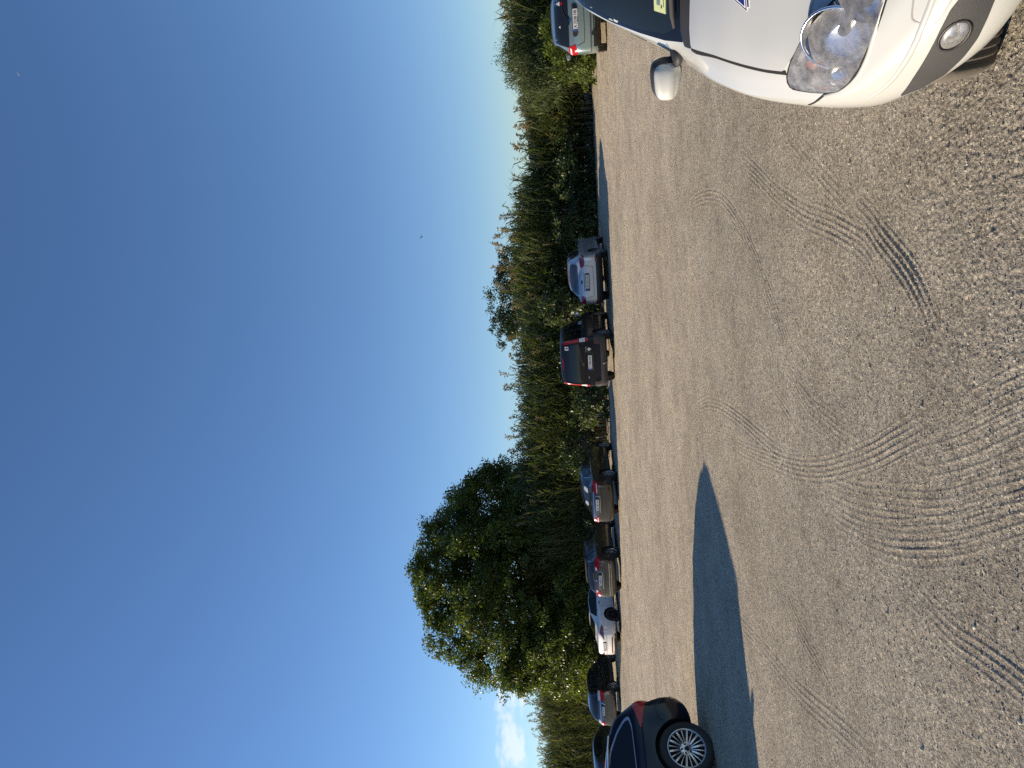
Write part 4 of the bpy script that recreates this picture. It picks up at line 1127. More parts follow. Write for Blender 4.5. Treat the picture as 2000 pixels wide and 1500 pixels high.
c.panel('plate_frame', 'B', [(-.31, .70), (.31, .70), (.31, .85), (-.31, .85)], M_INK, off=.010, rad=.02)
c.plate('B', (0, .78), 'CB 0424 KM'); c.panel('badge', 'B', [(-.06, .945), (.06, .945), (.06, .995), (-.06, .995)], M_INK, off=.008, rad=.03)
c.strip('handle_trim', 'B', [(-.33, .885), (.33, .885)], .02, M_INK)
door_gaps(c, [1.42, 2.05], .35, .98, handles=[(1.60, .86), (2.65, .84)])
c.mirror(2.75, 1.03, .86, M_PLASTIC); c.antenna(1.0, 0, .12); c.wheels('split', M_STEEL, spokes=7)
c.panel('windscreen', 'F', [(-.62, 1.06), (.62, 1.06), (.52, 1.34), (-.52, 1.34)], M_GLASS, rad=.06)
c.panel('filler_flap', 'R', [(.78, .80), (.94, .80), (.94, .92), (.78, .92)], P_SILVER, off=.005, rad=.05)

# ---- dark van
P_VAN = paint('charcoal_paint', (.012, .013, .019), metal=.0, rough=.35, dust=.015, low=.5, coat=.28, spec=.08)
VL, VW = 4.38, .905
van = dict(L=VL, track=2 * VW - .20, r=.325, axles=(.78, 3.5),
   top=[(0, 1.30), (.015, 1.60), (.05, 1.77), (.14, 1.85), (.4, 1.88), (1.9, 1.885), (2.5, 1.83), (2.85, 1.62), (3.55, 1.16), (3.7, 1.10), (4.1, .98), (4.3, .82), (VL, .62)],
   belt=[(0, 1.04), (.3, 1.06), (2, 1.04), (3.3, 1.0), (3.9, .88), (VL, .55)],
   w=[(0, VW - .06), (.05, VW - .025), (.2, VW), (3.4, VW), (3.9, VW - .03), (4.22, VW - .14), (VL, VW - .32)],
   rw=[(0, .74), (.1, .745), (.5, .73), (2.3, .71), (2.8, .70), (3.6, .78), (VL, .5)],
   bot=[(0, .36), (.06, .30), (.4, .25), (VL - .4, .22), (VL, .34)], bow=(.035, .2), arch=.05)
c = Car('dark_van', 'dark charcoal people carrier van with tall red tail lights, left of the silver car', van, {'body': P_VAN}, (1.56, 25.0), 19, ref=(.78, -.80), cat='van')
c.panel('tailgate_window', 'B', [(-.70, 1.16), (.70, 1.16), (.63, 1.72), (-.63, 1.72)], M_GLASSB, off=.006, rad=.05)
c.strip('brake_light', 'B', [(-.22, 1.79), (.22, 1.79)], .03, M_REDD, off=.006)
for sy in (-1, 1):
    c.panel('tail_light', (.80, -.60 * sy, 0), [(.06, sy * .76, .90), (.10, sy * .90, .90), (.12, sy * .86, 1.30), (.12, sy * .79, 1.76), (.03, sy * .70, 1.76), (.04, sy * .745, 1.30)], M_RED, off=.016, rad=.02)
    c.panel('reversing_light', (.80, -.60 * sy, 0), [(.04, sy * .762, 1.0), (.10, sy * .895, 1.0), (.12, sy * .88, 1.19), (.04, sy * .755, 1.19)], M_CLEAR, off=.021, rad=.01)
    c.panel('reflector', 'B', [(sy * .70, .60), (sy * .79, .60), (sy * .79, .635), (sy * .70, .635)], M_RED, off=.03, rad=.005)
c.panel('rear_bumper', 'B', [(-.86, .33), (.86, .33), (.86, .50), (.70, .52), (.62, .50), (-.62, .50), (-.70, .52), (-.86, .50)], M_GREYPL, off=.022, rad=.03)
c.both('bumper_end', 'R', [(.0, .35), (.36, .35), (.33, .70), (.05, .72)], M_GREYPL, off=.008, rad=.02)
c.panel('bumper_corner', 'B', [(-.86, .50), (-.66, .50), (-.68, .71), (-.86, .71)], M_GREYPL, off=.018, rad=.03); c.panel('bumper_corner', 'B', [(.86, .50), (.66, .50), (.68, .71), (.86, .71)], M_GREYPL, off=.018, rad=.03)
c.panel('plate_recess', 'B', [(-.46, .76), (.42, .76), (.46, .96), (-.50, .96)], M_GLASSB, off=.004, rad=.06)
c.strip('plate_recess_lip', 'B', [(-.50, .97), (-.42, .965), (-.36, .80), (-.30, .76), (.3, .75)], .02, M_GREYPL, off=.012)
c.strip('tailgate_seam', 'B', [(-.66, 1.0), (-.66, .60), (-.60, .53), (.60, .53), (.66, .60), (.66, 1.0)], .012, M_GAP)
c.strip('tailgate_ledge', 'B', [(-.70, 1.045), (.70, 1.045)], .03, M_GLASSB, off=.014); c.strip('handle_slot', 'B', [(-.08, .68), (.14, .68)], .03, M_GAP)
c.plate('B', (-.02, .865), 'T 7249 MT', h=.125)
c.bar('wiper', 'B', [(.02, 1.10), (-.10, 1.155), (-.32, 1.20), (-.56, 1.215)], .011, M_PLASTIC, off=.022)
c.panel('wiper_hub', 'B', [(-.04, 1.06), (.08, 1.06), (.08, 1.13), (-.04, 1.13)], M_PLASTIC, off=.03, rad=.03)
c.panel('badge', 'B', [(-.57, .885), (-.50, .80), (-.43, .885), (-.50, .95)], M_WHITELET, off=.012, rad=.02); c.letters('badge_lettering', 'B', (-.50, .985), 'PARTNER', .045); c.letters('badge_lettering', 'B', (.52, .92), 'HDi', .05)
c.panel('sticker', 'B', [(-.62, 1.58), (-.49, 1.58), (-.49, 1.70), (-.62, 1.70)], M_PLATE, off=.009, rad=.008); c.panel('sticker_motif', 'B', [(-.585, 1.60), (-.525, 1.60), (-.54, 1.68), (-.57, 1.68)], M_PBLUE, off=.0105, rad=.01)
side_glass(c, [(.30, 1.12), (.36, 1.69), (2.35, 1.67), (2.72, 1.56), (3.25, 1.12), (2.9, 1.05)], [(1.45, 1.08, 1.5, 1.64, .08), (2.35, 1.06, 2.38, 1.62, .09)], mat=M_GLASSB, rad=.06)
c.strip('rubbing_strip', 'R', [(1.05, .62), (3.1, .62)], .07, M_PLASTIC, off=.01); door_gaps(c, [1.35, 2.35], .36, 1.05, handles=[(1.6, .98), (2.6, .97)], hmat=M_PLASTIC)
c.mirror(3.05, 1.16, .90, M_CHROME, size=(.10, .17, .22)); c.wheels('cover', M_STEEL, spokes=8, rr=.20)
c.panel('windscreen', 'F', [(-.68, 1.14), (.68, 1.14), (.60, 1.66), (-.60, 1.66)], M_GLASS, rad=.06)
tb = bmesh.new(); bmesh.ops.create_uvsphere(tb, u_segments=12, v_segments=8, radius=.03, matrix=Matrix.Translation((-.10, 0, .40)))
tv, tq = tube([(.05, 0, .30), (-.06, 0, .32), (-.10, 0, .38)], [.018, .018, .014], 8)
vs = [tb.verts.new(p) for p in tv]; [tb.faces.new([vs[i] for i in f]) for f in tq]; link('tow_hitch', bm_mesh('tow_hitch', tb), c.root, M_STEEL)

# ---- brown saloon
P_BROWN = paint('dark_bronze_paint', (.040, .034, .030), metal=.5, rough=.28, dust=.05, low=.45)
c = Car('brown_saloon', 'dark bronze saloon with chrome boot strip, first car left of the van', sedan_spec(L=4.62, W=.88, H=1.45, wb=2.7, ro=1.03, deck=1.06, deckl=.38, glass=.95, r=.322, belt=.955), {'body': P_BROWN}, (-3.73, 27.87), 19, ref=(1.03, -.81))
c.panel('rear_window', 'B', [(-.60, 1.13), (.60, 1.13), (.50, 1.36), (-.50, 1.36)], M_GLASS, rad=.07)
c.panel('seat_headrest', 'B', [(-.42, 1.16), (-.22, 1.16), (-.22, 1.30), (-.40, 1.30)], M_CLEAR, off=.0075, rad=.05); c.panel('seat_headrest', 'B', [(.16, 1.16), (.34, 1.16), (.34, 1.27), (.18, 1.27)], M_CLEAR, off=.0075, rad=.05)
for sy in (-1, 1):
    c.panel('tail_light', (.72, -.70 * sy, 0), [(.03, sy * .52, .80), (.03, sy * .52, .965), (.26, sy * .85, .985), (.38, sy * .9, .96), (.34, sy * .9, .82), (.2, sy * .84, .78)], M_RED, off=.012, rad=.02)
    c.panel('reversing_light', (.72, -.70 * sy, 0), [(.03, sy * .54, .825), (.03, sy * .54, .86), (.22, sy * .84, .865), (.22, sy * .84, .83)], M_CLEAR, off=.016, rad=.01)
    c.panel('fog_reflector', 'B', [(sy * .60, .36), (sy * .72, .36), (sy * .72, .42), (sy * .60, .42)], M_INK, off=.012, rad=.02)
c.strip('chrome_strip', 'B', [(-.56, .975), (.56, .975)], .032, M_CHROME, off=.014)
c.panel('plate_recess', 'B', [(-.36, .75), (.36, .75), (.40, .94), (-.40, .94)], M_INK, off=.006, rad=.03); c.strip('chrome_strip', 'B', [(-.40, .93), (-.37, .76), (-.30, .74), (.30, .74)], .012, M_CHROME, off=.012)
c.plate('B', (0, .845), 'CB 7267 HP'); c.letters('badge_lettering', 'B', (-.05, 1.025), 'T4 D-4D', .05)
c.strip('bumper_seam', 'B', [(-.80, .68), (0, .66), (.80, .68)], .012, M_GAP); c.strip('bumper_crease', 'B', [(-.82, .52), (.82, .52)], .02, P_BROWN, off=.012)
side_glass(c, [(.88, 1.03), (1.35, 1.33), (1.9, 1.385), (2.4, 1.345), (3.1, 1.03), (2.0, 1.0)], [(1.20, 1.0, 1.30, 1.33, .03), (1.98, 1.0, 2.02, 1.40, .06)], chrome=M_CHROME, rad=.05)
door_gaps(c, [1.42, 2.06], .34, .98, handles=[(1.6, .88), (2.7, .87)]); c.mirror(2.82, 1.03, .84, P_BROWN); c.antenna(1.35, 0, .10); c.wheels('spoke', M_ALLOY, spokes=7)
c.panel('windscreen', 'F', [(-.62, 1.06), (.62, 1.06), (.52, 1.34), (-.52, 1.34)], M_GLASS, rad=.06); c.panel('badge', 'B', [(.44, .90), (.50, .90), (.50, .94), (.44, .94)], M_WHITELET, off=.006, rad=.01)

# ---- grey-brown hatchback with chrome window line
P_GREYB = paint('grey_brown_paint', (.050, .044, .038), metal=.5, rough=.3, dust=.06, low=.45)
c = Car('grey_hatchback', 'grey-brown hatchback with a bright chrome loop round its side windows, second left of the van', hatch_spec(L=4.42, W=.90, H=1.48, wb=2.68, ro=.86, rear_z=1.05, slope=.62, roof_r=.60, r=.335), {'body': P_GREYB}, (-7.17, 29.54), 16, ref=(.86, -.83))
c.panel('rear_window', 'B', [(-.58, 1.11), (.58, 1.11), (.48, 1.36), (-.48, 1.36)], M_GLASS, rad=.06); c.strip('roof_spoiler', 'B', [(-.5, 1.40), (.5, 1.40)], .05, M_GAP, off=.02)
for sy in (-1, 1):
    c.panel('tail_light', (.72, -.70 * sy, 0), [(.03, sy * .44, .97), (.04, sy * .54, .88), (.26, sy * .86, .84), (.46, sy * .9, .90), (.42, sy * .9, 1.0), (.26, sy * .86, 1.06), (.06, sy * .60, 1.05)], M_RED, off=.012, rad=.03)
    c.panel('indicator', (.72, -.70 * sy, 0), [(.03, sy * .47, .97), (.05, sy * .60, .99), (.05, sy * .66, 1.04), (.03, sy * .54, 1.045)], M_CLEAR, off=.016, rad=.02)
c.panel('plate_recess', 'B', [(-.40, .78), (.40, .78), (.44, .95), (-.44, .95)], M_INK, off=.006, rad=.04); c.strip('recess_lip', 'B', [(-.46, .96), (-.40, .93), (-.36, .78), (.36, .76)], .018, M_ALLOY, off=.010)
c.plate('B', (0, .865), 'T 6860 MT'); c.strip('wiper', 'B', [(.02, 1.10), (-.30, 1.13)], .03, M_PLASTIC, off=.02); c.panel('wiper_hub', 'B', [(-.04, 1.07), (.08, 1.07), (.08, 1.13), (-.04, 1.13)], M_INK, off=.02, rad=.03)
c.panel('badge', 'B', [(-.05, .985), (.05, .985), (.05, 1.06), (-.05, 1.06)], M_CHROME, off=.012, rad=.05)
c.strip('tailgate_seam', 'B', [(-.62, .94), (-.56, .70), (-.48, .66), (.48, .66), (.56, .70), (.62, .94)], .014, M_GAP); c.strip('chrome_strip', 'B', [(-.74, .50), (.74, .50)], .018, M_CHROME, off=.012); c.strip('chrome_strip', 'B', [(-.72, .42), (.72, .42)], .014, M_CHROME, off=.010)
side_glass(c, [(.50, 1.06), (.44, 1.20), (.72, 1.37), (1.8, 1.41), (2.35, 1.35), (3.0, 1.03), (1.9, 1.0)], [(1.02, 1.0, 1.0, 1.38, .05), (1.85, 1.0, 1.88, 1.42, .06)], chrome=M_CHROME, rad=.06)
door_gaps(c, [1.25, 1.92], .34, .98, handles=[(1.45, .9), (2.55, .88)], hmat=M_CHROME); c.mirror(2.75, 1.03, .86, P_GREYB); c.wheels('split', M_ALLOY, spokes=5); c.antenna(.95, 0, .10)
c.panel('windscreen', 'F', [(-.62, 1.08), (.62, 1.08), (.52, 1.36), (-.52, 1.36)], M_GLASS, rad=.06)
for sy in (-1, 1): c.bar('roof_rail', 'T', [(.8, sy * .56), (1.5, sy * .575), (2.3, sy * .57)], .014, M_INK, off=.02)

# ---- white saloon
P_WHITE = paint('white_paint', (.74, .74, .73), metal=0, rough=.35, dust=.12)
c = Car('white_saloon', 'white three-box saloon with dark triangular tail lights, in the far row below the tallest tree', sedan_spec(L=4.75, W=.92, H=1.43, wb=2.78, ro=1.05, deck=1.07, deckl=.52, glass=.95, r=.335, belt=.97), {'body': P_WHITE}, (-10.73, 32.44), 35, ref=(1.05, -.85))
c.panel('rear_window', 'B', [(-.62, 1.15), (.62, 1.15), (.50, 1.355), (-.50, 1.355)], M_GLASSB, rad=.07)
for sy in (-1, 1):
    c.panel('tail_light', (.72, -.70 * sy, 0), [(.02, sy * .42, .80), (.24, sy * .86, .80), (.50, sy * .92, .86), (.34, sy * .88, .95), (.16, sy * .80, .985)], M_REDD, off=.010, rad=.02)
    c.panel('exhaust_trim', 'B', [(sy * .52, .33), (sy * .70, .33), (sy * .70, .38), (sy * .52, .38)], M_CHROME, off=.02, rad=.015)
c.panel('plate_recess', 'B', [(-.31, .70), (.31, .70), (.40, .86), (-.31, .86)], M_INK, off=.005, rad=.02); c.plate('B', (0, .785), 'CB 3444 AP'); c.strip('badge', 'B', [(-.13, .955), (.13, .955)], .025, M_STEEL, off=.008)
c.panel('bumper_slot', 'B', [(-.60, .41), (.60, .41), (.60, .47), (-.60, .47)], M_REDD, off=.006, rad=.02); c.panel('diffuser', 'B', [(-.72, .24), (.72, .24), (.74, .34), (-.74, .34)], M_INK, off=.012, rad=.02)
side_glass(c, [(1.0, 1.04), (1.42, 1.32), (2.0, 1.375), (2.5, 1.335), (3.2, 1.04), (2.0, 1.01)], [(1.34, 1.0, 1.42, 1.33, .03), (2.05, 1.0, 2.08, 1.40, .06)], rad=.05, mat=M_GLASSB)
c.strip('bumper_seam', 'B', [(-.80, .70), (0, .66), (.80, .70)], .010, M_GAP); door_gaps(c, [1.50, 2.15], .34, 1.0, handles=[(1.7, .9), (2.8, .89)], hmat=M_INK); c.mirror(2.95, 1.04, .88, P_WHITE); c.wheels('split', M_ALLOYD, spokes=5, rr=.23)
c.panel('windscreen', 'F', [(-.62, 1.06), (.62, 1.06), (.52, 1.34), (-.52, 1.34)], M_GLASS, rad=.06); c.panel('roof_panel', 'T', [(1.55, -.50), (2.45, -.50), (2.45, .50), (1.55, .50)], M_GLASSB, off=.003, rad=.06)

# ---- grey five-door with white-topped tail lights
P_GREY = paint('graphite_paint', (.075, .075, .08), metal=.75, rough=.22, dust=.10, low=.4)
c = Car('graphite_hatchback', 'shiny graphite hatchback with white-topped tail lights, next left of the far white saloon', hatch_spec(L=4.45, W=.90, H=1.60, wb=2.6, ro=.80, rear_z=1.02, slope=.74, roof_r=.60, r=.315), {'body': P_GREY}, (-14.9, 34.6), 9, ref=(.80, -.82), dz=.13)
c.panel('rear_window', 'B', [(-.60, 1.12), (.60, 1.12), (.50, 1.48), (-.50, 1.48)], M_GLASS, rad=.06)
c.panel('quarter_panel', (.3, .95, 0), [(.40, -.80, 1.10), (.62, -.70, 1.12), (.88, -.62, 1.36), (.74, -.62, 1.37)], M_GLASSB, off=.006, rad=.03)
for sy in (-1, 1):
    c.panel('tail_light', (.72, -.70 * sy, 0), [(.04, sy * .54, .78), (.22, sy * .84, .78), (.40, sy * .9, .88), (.38, sy * .9, 1.08), (.06, sy * .60, 1.08)], M_RED, off=.012, rad=.03)
    c.panel('clear_cap', (.72, -.70 * sy, 0), [(.05, sy * .575, .965), (.36, sy * .9, .965), (.36, sy * .9, 1.08), (.06, sy * .60, 1.08)], M_CLEAR, off=.017, rad=.03)
c.strip('chrome_strip', 'B', [(-.56, .985), (.56, .985)], .06, M_CHROME, off=.012); c.panel('plate_recess', 'B', [(-.34, .76), (.34, .76), (.42, .93), (-.42, .93)], M_INK, off=.006, rad=.03); c.strip('recess_lip', 'B', [(-.44, .93), (-.35, .77)], .03, M_CHROME, off=.012)
c.plate('B', (0, .85), 'CB 1153 HA'); c.strip('bumper_crease', 'B', [(-.80, .62), (.80, .62)], .04, P_GREY, off=.02); c.strip('bumper_crease', 'B', [(-.78, .42), (.78, .42)], .03, P_GREY, off=.015); c.strip('tailgate_seam', 'B', [(-.60, .78), (-.52, .69), (.52, .69), (.60, .78)], .012, M_GAP)
side_glass(c, [(.70, 1.06), (1.0, 1.42), (1.7, 1.52), (2.35, 1.46), (3.05, 1.05), (1.9, 1.0)], [(1.15, 1.0, 1.15, 1.46, .05), (1.85, 1.0, 1.88, 1.53, .06)], rad=.05)
door_gaps(c, [1.25, 1.92], .34, .98, handles=[(1.45, .92), (2.55, .9)], hmat=M_CHROME); c.mirror(2.72, 1.03, .85, P_GREY); c.wheels('spoke', M_ALLOY, spokes=6); c.panel('windscreen', 'F', [(-.62, 1.08), (.62, 1.08), (.52, 1.36), (-.52, 1.36)], M_GLASS, rad=.06)

# ---- dark green car half hidden at the far left
P_DGREEN = paint('dark_green_paint', (.018, .026, .028), metal=.3, rough=.25, dust=.12)
c = Car('dark_green_car', 'dark green car mostly hidden behind the near black estate', hatch_spec(L=4.2, W=.87, H=1.50, wb=2.55, ro=.78, rear_z=.98, slope=.85, roof_r=.60), {'body': P_DGREEN}, (-19.0, 36.0), 12, ref=(.78, -.80), dz=.13)
c.panel('rear_window', 'B', [(-.62, 1.06), (.62, 1.06), (.50, 1.42), (-.50, 1.42)], M_GLASS, rad=.06); side_glass(c, [(.70, 1.04), (1.0, 1.35), (1.7, 1.42), (2.3, 1.36), (2.9, 1.03), (1.9, 1.0)], [(1.15, 1.0, 1.15, 1.38, .06), (1.85, 1.0, 1.88, 1.42, .08)], rad=.05)
for sy in (-1, 1): c.panel('tail_light', (.72, -.70 * sy, 0), [(.04, sy * .6, .75), (.24, sy * .84, .75), (.36, sy * .9, 1.0), (.06, sy * .66, 1.0)], M_RED, off=.012, rad=.03)
c.plate('B', (0, .80), 'A 2211 KH'); c.wheels('cover', M_STEEL, spokes=7); c.mirror(2.7, 1.03, .84, P_DGREEN); c.panel('windscreen', 'F', [(-.62, 1.08), (.62, 1.08), (.52, 1.38), (-.52, 1.38)], M_GLASS, rad=.06)

# ---- green-grey hatchback on the right
P_TEAL = paint('pale_green_grey_paint', (.23, .30, .29), metal=.6, rough=.3, dust=.16)
c = Car('green_hatchback', 'pale green-grey hatchback parked rear-on beside the bright bush, partly behind the near white car', hatch_spec(L=4.20, W=.87, H=1.50, wb=2.6, ro=.80, rear_z=1.02, slope=.62, roof_r=.60, r=.32, belt=.98), {'body': P_TEAL}, (9.04, 19.73), 26, ref=(.80, .78))
c.panel('rear_window', 'B', [(-.66, 1.04), (-.12, 1.04), (-.09, 1.01), (.09, 1.01), (.12, 1.04), (.66, 1.04), (.52, 1.395), (-.52, 1.395)], M_GLASS, rad=.05)
for sy in (-1, 1):
    c.panel('tail_light', (.74, -.67 * sy, 0), [(.04, sy * .60, .88), (.20, sy * .83, .82), (.36, sy * .88, .92), (.34, sy * .86, 1.06), (.10, sy * .70, 1.05)], M_RED, off=.014, rad=.03); c.panel('clear_segment', (.74, -.67 * sy, 0), [(.12, sy * .70, .98), (.28, sy * .85, .96), (.28, sy * .85, 1.0), (.12, sy * .70, 1.02)], M_CLEAR, off=.019, rad=.01)
c.panel('plate_recess', 'B', [(-.38, .80), (.38, .80), (.41, .94), (-.41, .94)], M_INK, off=.005, rad=.07); c.plate('B', (0, .865), 'A 7598 HB', h=.125)
c.panel('badge', 'B', [(-.05, .965), (.05, .965), (.04, 1.0), (0, 1.02), (-.04, 1.0)], M_CHROME, off=.012, rad=.01); c.letters('badge_lettering', 'B', (.52, .95), 'XSARA', .05, M_STEEL)
c.strip('tailgate_seam', 'B', [(-.62, .84), (-.55, .68), (-.46, .64), (.46, .64), (.55, .68), (.62, .84)], .014, M_GAP); c.strip('bumper_strip', 'B', [(-.78, .47), (.78, .47)], .03, M_GREYPL, off=.018); c.panel('bumper_skirt', 'B', [(-.66, .26), (.66, .26), (.68, .40), (-.68, .40)], M_INK, off=.010, rad=.03)
c.panel('warning_triangle', 'B', [(-.47, 1.24), (-.36, 1.24), (-.415, 1.34)], M_CLEAR, off=.009, rad=.008); c.panel('sticker', 'B', [(-.45, 1.18), (-.38, 1.18), (-.38, 1.225), (-.45, 1.225)], M_RED, off=.009, rad=.01); c.panel('sticker', 'B', [(.10, 1.25), (.17, 1.25), (.135, 1.29)], M_CLEAR, off=.009, rad=.005)
c.bar('wiper', 'B', [(-.02, 1.06), (-.14, 1.13), (-.34, 1.19)], .008, M_PLASTIC, off=.015); c.panel('bumper_socket', 'B', [(.30, .36), (.40, .36), (.40, .45), (.30, .45)], M_GAP, off=.022, rad=.04)
side_glass(c, [(.55, 1.05), (.80, 1.36), (1.7, 1.42), (2.3, 1.36), (2.9, 1.03), (1.9, 1.0)], [(1.15, 1.0, 1.15, 1.38, .06), (1.85, 1.0, 1.88, 1.42, .06)], rad=.05); c.antenna(1.0, 0, .16, lean=-.3); c.wheels('cover', M_STEEL, spokes=7); c.mirror(2.7, 1.03, .84, P_TEAL); c.panel('windscreen', 'F', [(-.62, 1.08), (.62, 1.08), (.52, 1.38), (-.52, 1.38)], M_GLASS, rad=.06)

# ---- black estate at the near left
P_BLACK = paint('blue_black_paint', (.004, .006, .014), metal=.0, rough=.25, dust=.004, low=.3, coat=.42, spec=.05)
def estate_crease(co):
    # a shoulder ledge: the flank tucks in below the crease, then swells again over the sill
    z = co.z; k = 0.0
    if .40 < z < .885: k = .026 * min(1, (.885 - z) / .05) * max(0, min(1, (z - .40) / .35))
    sgn = 1 if co.y > 0 else -1
    if abs(co.y) > .6: co.y -= sgn * k
    if .95 > z > .885 and abs(co.y) > .6: co.y += sgn * .006
    # swelling round the rear arch
    r = math.hypot(co.x - .90, z - .36)
    if abs(co.y) > .7: co.y += sgn * .022 * max(0, 1 - abs(r - .42) / .12)
    return co
es = hatch_spec(L=4.64, W=.90, H=1.455, wb=2.81, ro=.90, rear_z=1.02, slope=.56, roof_r=.615, r=.35, belt=.985, bot=.20, n=64,
     fr=(.972, .935, .915), rprof=[(.2, .10), (.32, .03), (.5, -.015), (.62, -.01), (.72, .05), (.85, .03), (1.0, .05)], warp=estate_crease, arch=.035, bow=(.26, .20), sharp=30)
c = Car('black_estate', 'glossy black estate car with a multi-spoke alloy wheel, nearest on the left', es, {'body': P_BLACK}, (-4.88, 9.40), 221, ref=(.90, .86))
side_glass(c, [(.48, 1.06), (.50, 1.12), (.62, 1.22), (.85, 1.325), (1.15, 1.375), (2.1, 1.395), (2.7, 1.33), (3.35, 1.03), (2.2, 1.005), (.62, 1.03)], [(1.30, 1.0, 1.36, 1.40, .05), (2.1, 1.0, 2.12, 1.41, .07)], chrome=M_ALLOY, rad=.04, mat=M_GLASSB, grow=.022)
for sy in (-1, 1):
    c.panel('tail_light', (.80, -.60 * sy, 0), [(.05, sy * .45, .96), (.05, sy * .45, .83), (.16, sy * .74, .80), (.30, sy * .86, .83), (.56, sy * .91, .905), (.28, sy * .85, .985), (.14, sy * .72, .985)], M_RED, off=.008, rad=.025)
    c.bar('roof_rail', 'T', [(.62, sy * .555), (.8, sy * .575), (1.6, sy * .59), (2.4, sy * .585), (2.55, sy * .575)], .014, M_CHROME, off=.03)
    c.strip('rail_foot', 'T', [(.6, sy * .557), (2.6, sy * .575)], .03, M_INK, off=.012)
    c.panel('reflector', (.85, -.5 * sy, 0), [(.12, sy * .66, .42), (.24, sy * .80, .42), (.24, sy * .80, .46), (.12, sy * .66, .46)], M_REDD, off=.01, rad=.01)
c.panel('rear_window', 'B', [(-.56, 1.08), (.56, 1.08), (.48, 1.37), (-.48, 1.37)], M_GLASSB, rad=.06); c.plate('B', (0, .74), 'CB 5512 MK')
c.strip('bumper_seam', (.6, -.8, 0), [(.10, .62, .70), (.24, .82, .69), (.48, .90, .66), (.52, .91, .60)], .008, M_GAP); c.strip('sill', 'L', [(1.4, .27), (3.2, .27)], .08, M_INK, off=.01)
for x in (1.40, 2.15): c.strip('door_seam', 'L', [(x - .12, .98), (x, .72), (x + .02, .32)], .008, M_GAP, off=.001)
c.both('door_handle', 'R', [(1.55, .83), (1.75, .835), (1.75, .865), (1.55, .86)], P_BLACK, off=.03, rad=.012); c.mirror(3.0, 1.04, .86, P_BLACK); c.panel('filler_flap', 'R', [(.95, .78), (1.12, .78), (1.12, .92), (.95, .92)], P_BLACK, off=.003, rad=.04)
c.bar('shoulder_crease', 'L', [(x, .882 + .012 * x) for x in np.linspace(.52, 3.4, 40)], .011, P_BLACK, off=-.004); c.wheels('multi', M_ALLOY, rr=.252, wid=.225)
c.panel('windscreen', 'F', [(-.62, 1.08), (.62, 1.08), (.52, 1.36), (-.52, 1.36)], M_GLASS, rad=.06)

# ------------------------------------------------------------------ the near white hatchback on the right (x = NL - distance behind its nose)
NL = 4.06
def nx(keys): return [(NL - d, v) for d, v in keys]
near = dict(L=NL, track=1.50, r=.30, axles=(NL - .815 - 2.59, NL - .815), n=84,
  top=nx([(NL, .70), (NL - .02, .84), (NL - .1, 1.0), (NL - .5, 1.36), (NL - .9, 1.47), (2.75, 1.525), (2.35, 1.51), (2.0, 1.465), (1.45, 1.195), (1.16, 1.025), (1.02, .985), (.80, .93), (.60, .86), (.45, .79), (.30, .725), (.16, .68), (.06, .63), (0, .58)]),
  belt=nx([(NL, .66), (NL - .1, .92), (NL - .5, 1.0), (2.6, .98), (1.6, .965), (1.15, .935), (.9, .87), (.72, .79), (.55, .71), (.40, .65), (.2, .60), (0, .53)]),
  w=nx([(NL, .70), (NL - .1, .80), (NL - .4, .855), (2.4, .862), (1.5, .862), (1.2, .868), (1.0, .880), (.78, .892), (.6, .880), (.46, .85), (.33, .795), (.2, .705), (.1, .61), (.03, .50), (0, .42)]),
  rw=nx([(NL, .55), (NL - .5, .56), (2.6, .565), (2.0, .615), (1.45, .712), (1.14, .752), (.9, .765), (.63, .755), (.45, .72), (.3, .655), (.16, .56), (0, .36)]),
  bot=nx([(NL, .36), (NL - .2, .24), (2.5, .20), (.95, .20), (.62, .27), (.47, .355), (.39, .372), (.3, .335), (.17, .295), (.05, .29), (0, .33)]), bow=(.12, .0), arch=.055, archz=.02, sharp=40,
  fprof=[(.2, -.055), (.32, -.01), (.45, .012), (.58, 0), (.7, -.01)])

def near_warp(co):
    # bonnet swage: the middle stands a little proud of two creases that converge towards the nose
    ay = abs(co.y)
    if 2.85 < co.x < 3.75 and co.z > .70 and ay < .72:
        yc = .690 - (co.x - 3.15) * .37
        t = max(0, min(1, (yc - ay) / .05)); t = t * t * (3 - 2 * t)
        f = min(1, (co.x - 2.85) / .2) * min(1, (3.75 - co.x) / .2)
        co.z += .016 * t * f
    return co
near['warp'] = near_warp
HL = [(3.518, -.747, .77), (3.558, -.693, .774), (3.59, -.651, .769), (3.629, -.595, .759), (3.671, -.554, .743), (3.728, -.510, .721), (3.80, -.455, .70), (3.93, -.425, .652), (3.905, -.499, .652), (3.874, -.565, .650), (3.83, -.631, .647), (3.784, -.686, .643), (3.728, -.736, .645), (3.671, -.771, .655), (3.598, -.786, .69), (3.525, -.788, .734), (3.503, -.781, .754)]
HD = Vector((-.72, .42, -.50)).normalized()
FOGC = Vector((3.972, -.592, .482)); FD = Vector((-.80, .58, -.10)).normalized()
def flip(p): return Vector((p[0], -p[1], p[2]))
M_CAVITY = simple('lamp_housing_silver', (.85, .85, .86), .35, metal=.55)
def poly_cut(pts, d, depth):
    def f(bm, car):
        for m in (False, True):
            P = [flip(p) if m else Vector(p) for p in pts]; dd = flip(d) if m else d
            a = [bm.verts.new(p - dd * .12) for p in P]; b = [bm.verts.new(p + dd * depth) for p in P]
            bm.faces.new(a); bm.faces.new(b[::-1]); n = len(a)
            for i in range(n): bm.faces.new((a[i], b[i], b[(i + 1) % n], a[(i + 1) % n]))
    return f
def fog_ring(r, lift=0.0):
    u = FD.cross(Vector((0, 0, 1))).normalized(); v = u.cross(FD)
    return [FOGC - FD * lift + u * (r * math.cos(t)) + v * (.70 * r * math.sin(t)) for t in [k * 2 * math.pi / 20 for k in range(20)]]
